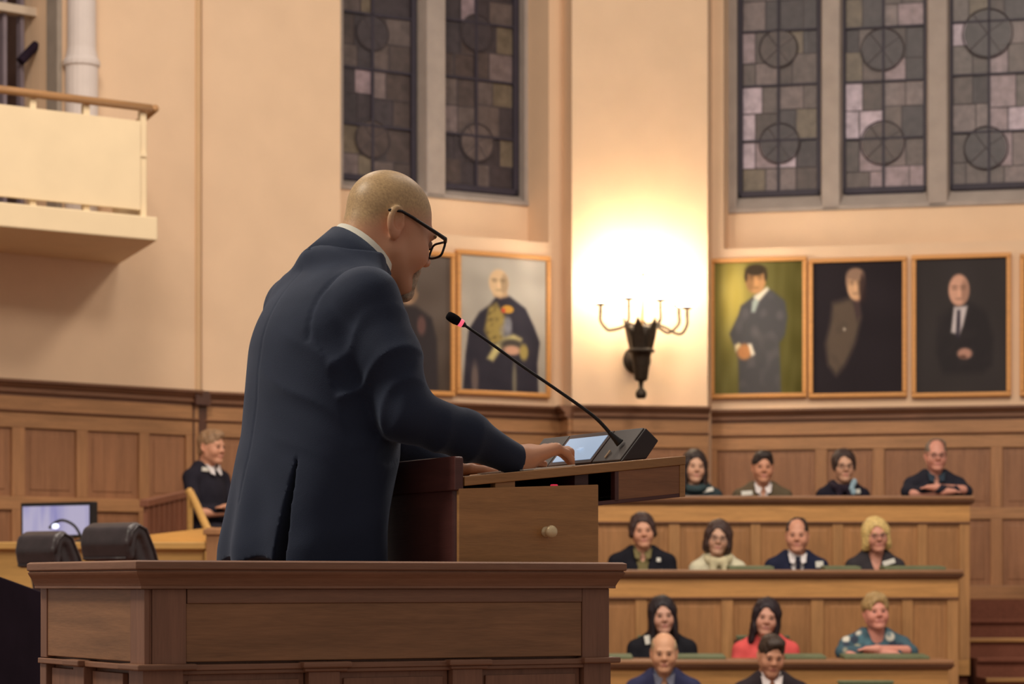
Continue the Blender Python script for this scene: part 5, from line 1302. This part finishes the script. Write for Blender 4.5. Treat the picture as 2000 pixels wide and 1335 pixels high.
ringband(cc, nax, .0735, .080, -.03, .05, -2.6, 2.6, 'shirt_collar', mat('white shirt', (232, 228, 214), .7), spk)
# shirt cuffs, trousers and shoes
for wr, a_ in ((WR, fd_), (WL, (WL - ELL) / np.linalg.norm(WL - ELL))):
    mb = MB(); mb.tube([wr - a_ * .035, wr - a_ * .004], .0285, 18); obj('shirt_cuff', mb, MATS['white shirt'], spk, smooth=True)
T = Field((-.82, 5.05, ZF), (-.1, 5.85, 1.80), .012)
for g in (1, -1):
    T.cap(S3(-.01, g * .09, .06), S3(.0, g * .095, -.42), .088, .062, .03); T.cap(S3(.0, g * .095, -.42), S3(-.03, g * .1, -.82), .062, .05, .03)
T.ell(S3(-.01, 0, .06), (.15, .15, .11), None, .05)
V, Q = T.mesh(2); obj('trousers', (V, Q), mat('navy trousers', (30, 34, 50), .85), spk, smooth=True)
for g in (1, -1):
    T = Field(S3(.05, g * .1, -.9) - .25, S3(.05, g * .1, -.9) + .25, .008); T.cap(S3(-.04, g * .1, -.865), S3(.14, g * .11, -.875), .042, .034, .02); T.F = np.maximum(T.F, (ZF - T.ax[2])[None, None, :].astype(np.float32)); V, Q = T.mesh(1); obj('shoe', (V, Q), M_black, spk, smooth=True)
# ------------------------------------------------------------------ left middle ground
DY = 14.0
dk = thing('clerks_counter', 'long pale oak counter behind the leather chairs', 'desk', (P(150, 1070, DY)[0], DY, 0))
x0, x1 = P(-140, 0, DY)[0], P(404, 0, DY)[0]
zc1 = ZC + (HY - 1058) / FPX * DY
mb = MB(); mb.box((x0, DY - .02, zc1 - .042), (x1, DY + .8, zc1)); obj('worktop', mb, M_light, dk, bevel=.006)
mb = MB(); mb.box((x0, DY + .02, 0), (x1 - .02, DY + .06, zc1 - .042)); obj('front_panel', mb, M_light, dk)
xm = P(205, 0, DY)[0]
mb = MB(); mb.prism([(xm, DY + .3, zc1), (x1, DY + .3, zc1), (x1, DY + .3, ZC + (HY - 1029) / FPX * (DY + .3)), (xm, DY + .3, ZC + (HY - 1052) / FPX * (DY + .3))], (0, .03, 0)); obj('gallery_board', mb, M_light, dk)
mb = MB(); mb.box((x1, DY - .04, 0), (P(441, 0, DY)[0], DY + .3, ZC + (HY - 1030) / FPX * DY)); mb.box((x1 - .015, DY - .055, ZC + (HY - 1044) / FPX * DY), (P(441, 0, DY)[0] + .015, DY + .3, ZC + (HY - 1033) / FPX * DY)); obj('end_post', mb, M_wainv, dk, bevel=.004)
zl0 = ZC + (HY - 1050) / FPX * DY
mon = thing('computer_monitor', 'flat monitor with pale violet screen on the counter', 'monitor', (P(115, 0, 14.45)[0], 14.45, zc1))
a = P(40, 986, 14.62); b = P(180, 979, 14.32); wv_ = b - a; wv_[2] = 0; hm = np.array([0, 0, 74 / FPX * 14.2]); nm = np.cross(wv_, up); nm /= np.linalg.norm(nm)
if nm[1] > 0: nm = -nm
o = np.array([a[0], a[1], zc1 + .03]); ztop = ZC + (HY - 980) / FPX * 14.45; hm = np.array([0, 0, ztop - o[2]])
mb = MB(); mb.ob(o, wv_, hm, -nm * .05); obj('casing', mb, M_black, mon, bevel=.006)
e = wv_ / np.linalg.norm(wv_); wl_ = np.linalg.norm(wv_)
mb = MB(); mb.ob(o + e * .022 + up * .02 + nm * .001, e * (wl_ - .044), up * (hm[2] - .042), nm * .003)
scm, nt, b_ = newmat('violet monitor picture'); tc = nt.nodes.new('ShaderNodeTexCoord'); wv2 = nt.nodes.new('ShaderNodeTexNoise'); wv2.inputs['Scale'].default_value = 5; mp = nt.nodes.new('ShaderNodeMapping'); mp.inputs['Scale'].default_value = (2, 2, .3)
nt.links.new(tc.outputs['Object'], mp.inputs['Vector']); nt.links.new(mp.outputs[0], wv2.inputs['Vector']); rp = nt.nodes.new('ShaderNodeValToRGB'); rp.color_ramp.elements[0].position = .35; rp.color_ramp.elements[1].position = .6
rp.color_ramp.elements[0].color = rgba((150, 146, 204)); rp.color_ramp.elements[1].color = rgba((196, 188, 218)); nt.links.new(wv2.outputs['Fac'], rp.inputs[0]); nt.links.new(rp.outputs[0], b_.inputs['Emission Color']); b_.inputs['Emission Strength'].default_value = .75; b_.inputs['Base Color'].default_value = (.02, .02, .03, 1)
obj('screen', mb, scm, mon)
mb = MB(); mb.box(o + wv_ * .4 - nm * .03, o + wv_ * .6 + np.array([0, .05, -.03]) - nm * .03); obj('stand', mb, M_black, mon)
lampr = thing('reading_lamp', 'small black curved-neck reading lamp before the monitor', 'lamp', np.append(P(160, 1050, 14.06)[:2], zc1))
Lp = cr_spline([P(160, 1052, 14.06), P(150, 1032, 14.06), P(138, 1021, 14.06), P(122, 1015.5, 14.06), P(108, 1020, 14.06), P(96, 1031, 14.06)], 5)
obj('neck', MB().tube(Lp, .008, 8), M_black, lampr, smooth=True)
mb = MB(); q = P(160, 1052, 14.06); mb.tube([q, np.array([q[0], q[1], zc1])], [.02, .05], 12); obj('base', mb, M_black, lampr)
mb = MB(); mb.ball(P(108, 1027, 14.06), (.022, .015, .016), 10, 7); obj('bulb', mb, mat('lit small bulb', (220, 228, 255), .4, emit=1.6, emitc=(214, 226, 255)), lampr, smooth=True)
def stair_rail():
    r = thing('stair_balustrade', 'reddish slatted wooden balustrade rising towards the seated man', 'railing', P(330, 1030, 16.6))
    a, b = P(281, 975, 16.2), P(372, 955, 17.2)
    za = ZC + (HY - 1040) / FPX * 16.6
    mb = MB(); d = b - a; n = np.cross(d, up); n /= np.linalg.norm(n); mb.ob(a - n * .03 - up * .05, d, n * .06, up * .05); obj('handrail', mb, M_red, r, bevel=.006)
    for i in range(9):
        q = a + d * (i + .25) / 9.2; mb = MB(); mb.ob(np.array([q[0], q[1], 0.9]) - n * .012, d / 13, n * .024, up * (q[2] - .05 - .9)); obj('slat', mb, M_red, r)
    return r
stair_rail()
hr = thing('stair_handrail', 'pale oak handrail sloping down beside the seated man', 'railing', P(400, 1000, 16.4))
mb = MB(); mb.tube(cr_spline([P(368, 957, 16.4), P(374, 966, 16.4), P(388, 995, 16.2), P(402, 1026, 16.0), P(440, 1100, 15.6)], 5), .026, 10); obj('rail', mb, M_light, hr, smooth=True)
mb = MB(); mb.tube([P(371, 960, 16.4), np.append(P(371, 960, 16.4)[:2], 0)], .02, 8); obj('post', mb, M_light, hr)
mb = MB(); mb.tube([P(402, 1026, 16.0), np.append(P(402, 1026, 16.0)[:2], 0)], .02, 8); obj('post', mb, M_light, hr)
mb = MB(); xx = P(355, 0, 17.5)[0]; mb.box((xx - .5, 17.2, 0), (xx + .75, 18.4, 1.43)); struct('floor_landing', mb, M_carpet)
bn = thing('wooden_bench', 'wooden bench under the man in the dark sweater', 'bench', (P(415, 0, 17.95)[0], 17.95, 1.43))
xx = P(415, 0, 17.95)[0]
mb = MB(); mb.box((xx - .3, 17.75, 1.85), (xx + .28, 18.2, 1.89)); obj('seat', mb, M_wainh, bn)
for sx in (-.26, .22):
    mb = MB(); mb.box((xx + sx, 17.8, 1.43), (xx + sx + .04, 18.15, 1.85)); obj('leg', mb, M_wainv, bn)
# executive chairs
def exec_chair(label, px_l, px_r, py_l, py_r, Y, group=None):
    """rolled padded head of the back seen from behind: e across, g = direction the back leans away"""
    e = np.array([.80, -.60, 0]); g = np.array([.60, .80, 0])
    tr = P(px_r, py_r, Y)
    k = FPX / Y; wd = (px_r - px_l) / k / (e[0] - 0 + .6 * (px_l - CX) / FPX)
    ztop = tr[2]; r = thing('executive_chair', label, 'chair', (tr[0] - .2 + g[0] * .3, Y + .3, ZF), None)
    base = tr - e * wd
    def sw(prof, nm, m, bev, par=r):
        mb = MB(); mb.prism([base + g * a + up * b for a, b in prof], e * wd); return obj(nm, mb, m, par, smooth=True, bevel=bev, seg=3)
    Fc = Field(base - .9, base + np.array([1.0, .6, .12]), .008); Fc = Field(np.minimum(base, base + e * wd) - np.array([.06, .06, .72]), np.maximum(base, base + e * wd) + np.array([.28, .36, .05]), .0075)
    X_ = Fc.ax[0][:, None, None] - base[0]; Yc = Fc.ax[1][None, :, None] - base[1]; Zc_ = Fc.ax[2][None, None, :] - base[2]
    pe = X_ * e[0] + Yc * e[1] - wd / 2; pg = X_ * g[0] + Yc * g[1] + 0 * Zc_; pz = Zc_ + 0 * pg
    def poly_d(path, rad):
        d = None
        for (g0, z0, r0), (g1, z1, r1) in zip(path[:-1], path[1:]):
            L2 = (g1 - g0) ** 2 + (z1 - z0) ** 2; t = np.clip(((pg - g0) * (g1 - g0) + (pz - z0) * (z1 - z0)) / L2, 0, 1)
            q = np.hypot(pg - g0 - t * (g1 - g0), pz - z0 - t * (z1 - z0)) - (r0 + (r1 - r0) * t); d = q if d is None else np.minimum(d, q)
        return d
    def slab(path, half, rho):
        a = poly_d(path, 0) + rho; b = np.abs(pe) - half + rho
        return np.sqrt(np.maximum(a, 0) ** 2 + np.maximum(b, 0) ** 2) + np.minimum(np.maximum(a, b), 0) - rho
    hook = [(.022, -.148, .02), (.018, -.09, .03), (.03, -.045, .03), (.06, -.03, .03), (.095, -.05, .028), (.13, -.12, .026), (.2, -.32, .026), (.27, -.56, .026)]
    fill = [(.06, -.07, .03), (.08, -.12, .035), (.13, -.3, .04), (.17, -.5, .04)]
    Fc.F = np.minimum(slab(hook, wd / 2, .018), slab(fill, wd / 2 - .014, .02)).astype(np.float32)
    V, Q = Fc.mesh(2); o = obj('backrest', (V, Q), M_leather, r, smooth=True)
    mb = MB(); mb.tube([base + g * .0 + up * -.155 + e * .02, base + g * .0 + up * -.155 + e * (wd - .02)], .006, 8); obj('piping', mb, M_leather, o, smooth=True)
    mb = MB(); mb.tube([base + g * a_ + up * b_ + e * (wd + .001) for a_, b_ in ((.005, -.1), (.018, -.045), (.055, -.014), (.1, -.03), (.15, -.12), (.22, -.32))], .006, 8); obj('side_piping', mb, M_leather, o, smooth=True)
    sc = base + e * wd / 2 + g * .5; sc[2] = ZF + .46
    mb = MB(); mb.ob(sc - e * .25 - g * .25, e * .5, g * .5, up * .1); obj('seat', mb, M_leather, r, bevel=.03)
    mb = MB(); mb.tube([sc, np.array([sc[0], sc[1], ZF + .08])], .03, 10); obj('column', mb, M_black, r)
    for i in range(5):
        a = i * 2 * math.pi / 5; mb = MB(); q = np.array([sc[0], sc[1], ZF + .09]); q2 = q + np.array([math.cos(a) * .3, math.sin(a) * .3, -.055]); mb.tube([q, q2], .02, 6); mb.ball(q2 - up * .005, .028, 8, 6); obj('foot', mb, M_black, r)
    for s_ in (0, 1):
        q = sc + e * (s_ - .5) * .54; mb = MB(); mb.tube([q - g * .15, q - g * .15 + up * .22, q + g * .15 + up * .24, q + g * .18], .016, 8); obj('armrest', mb, M_black, r)
    return r
exec_chair('black leather executive chair with rolled headrest, the one nearer the speaker', 157, 252, 1045, 1018, 10.4)
exec_chair('black leather executive chair with rolled headrest, the one at far left', 30, 107, 1050, 1035, 10.9)
mb = MB(); p_ = [P(-160, 1068, 7.2), P(112, 1166, 7.9)]  # stand-in slab for a dark unlit area, not a known object
d_ = p_[1] - p_[0]; mb.prism([p_[0], p_[1], np.append(p_[1][:2], 0), np.append(p_[0][:2], 0)], (-.1, .5, 0)); tag(obj('dark_stand_in', mb, M_dark, bevel=.004), 'dark unlit side screen with sloping edge at the podium\'s far left', 'screen')
mb = MB(); mb.box((-6, 10.0 - 1.2, 0), (-.9, 13.2, ZF)); struct('floor_dais', mb, M_carpet)
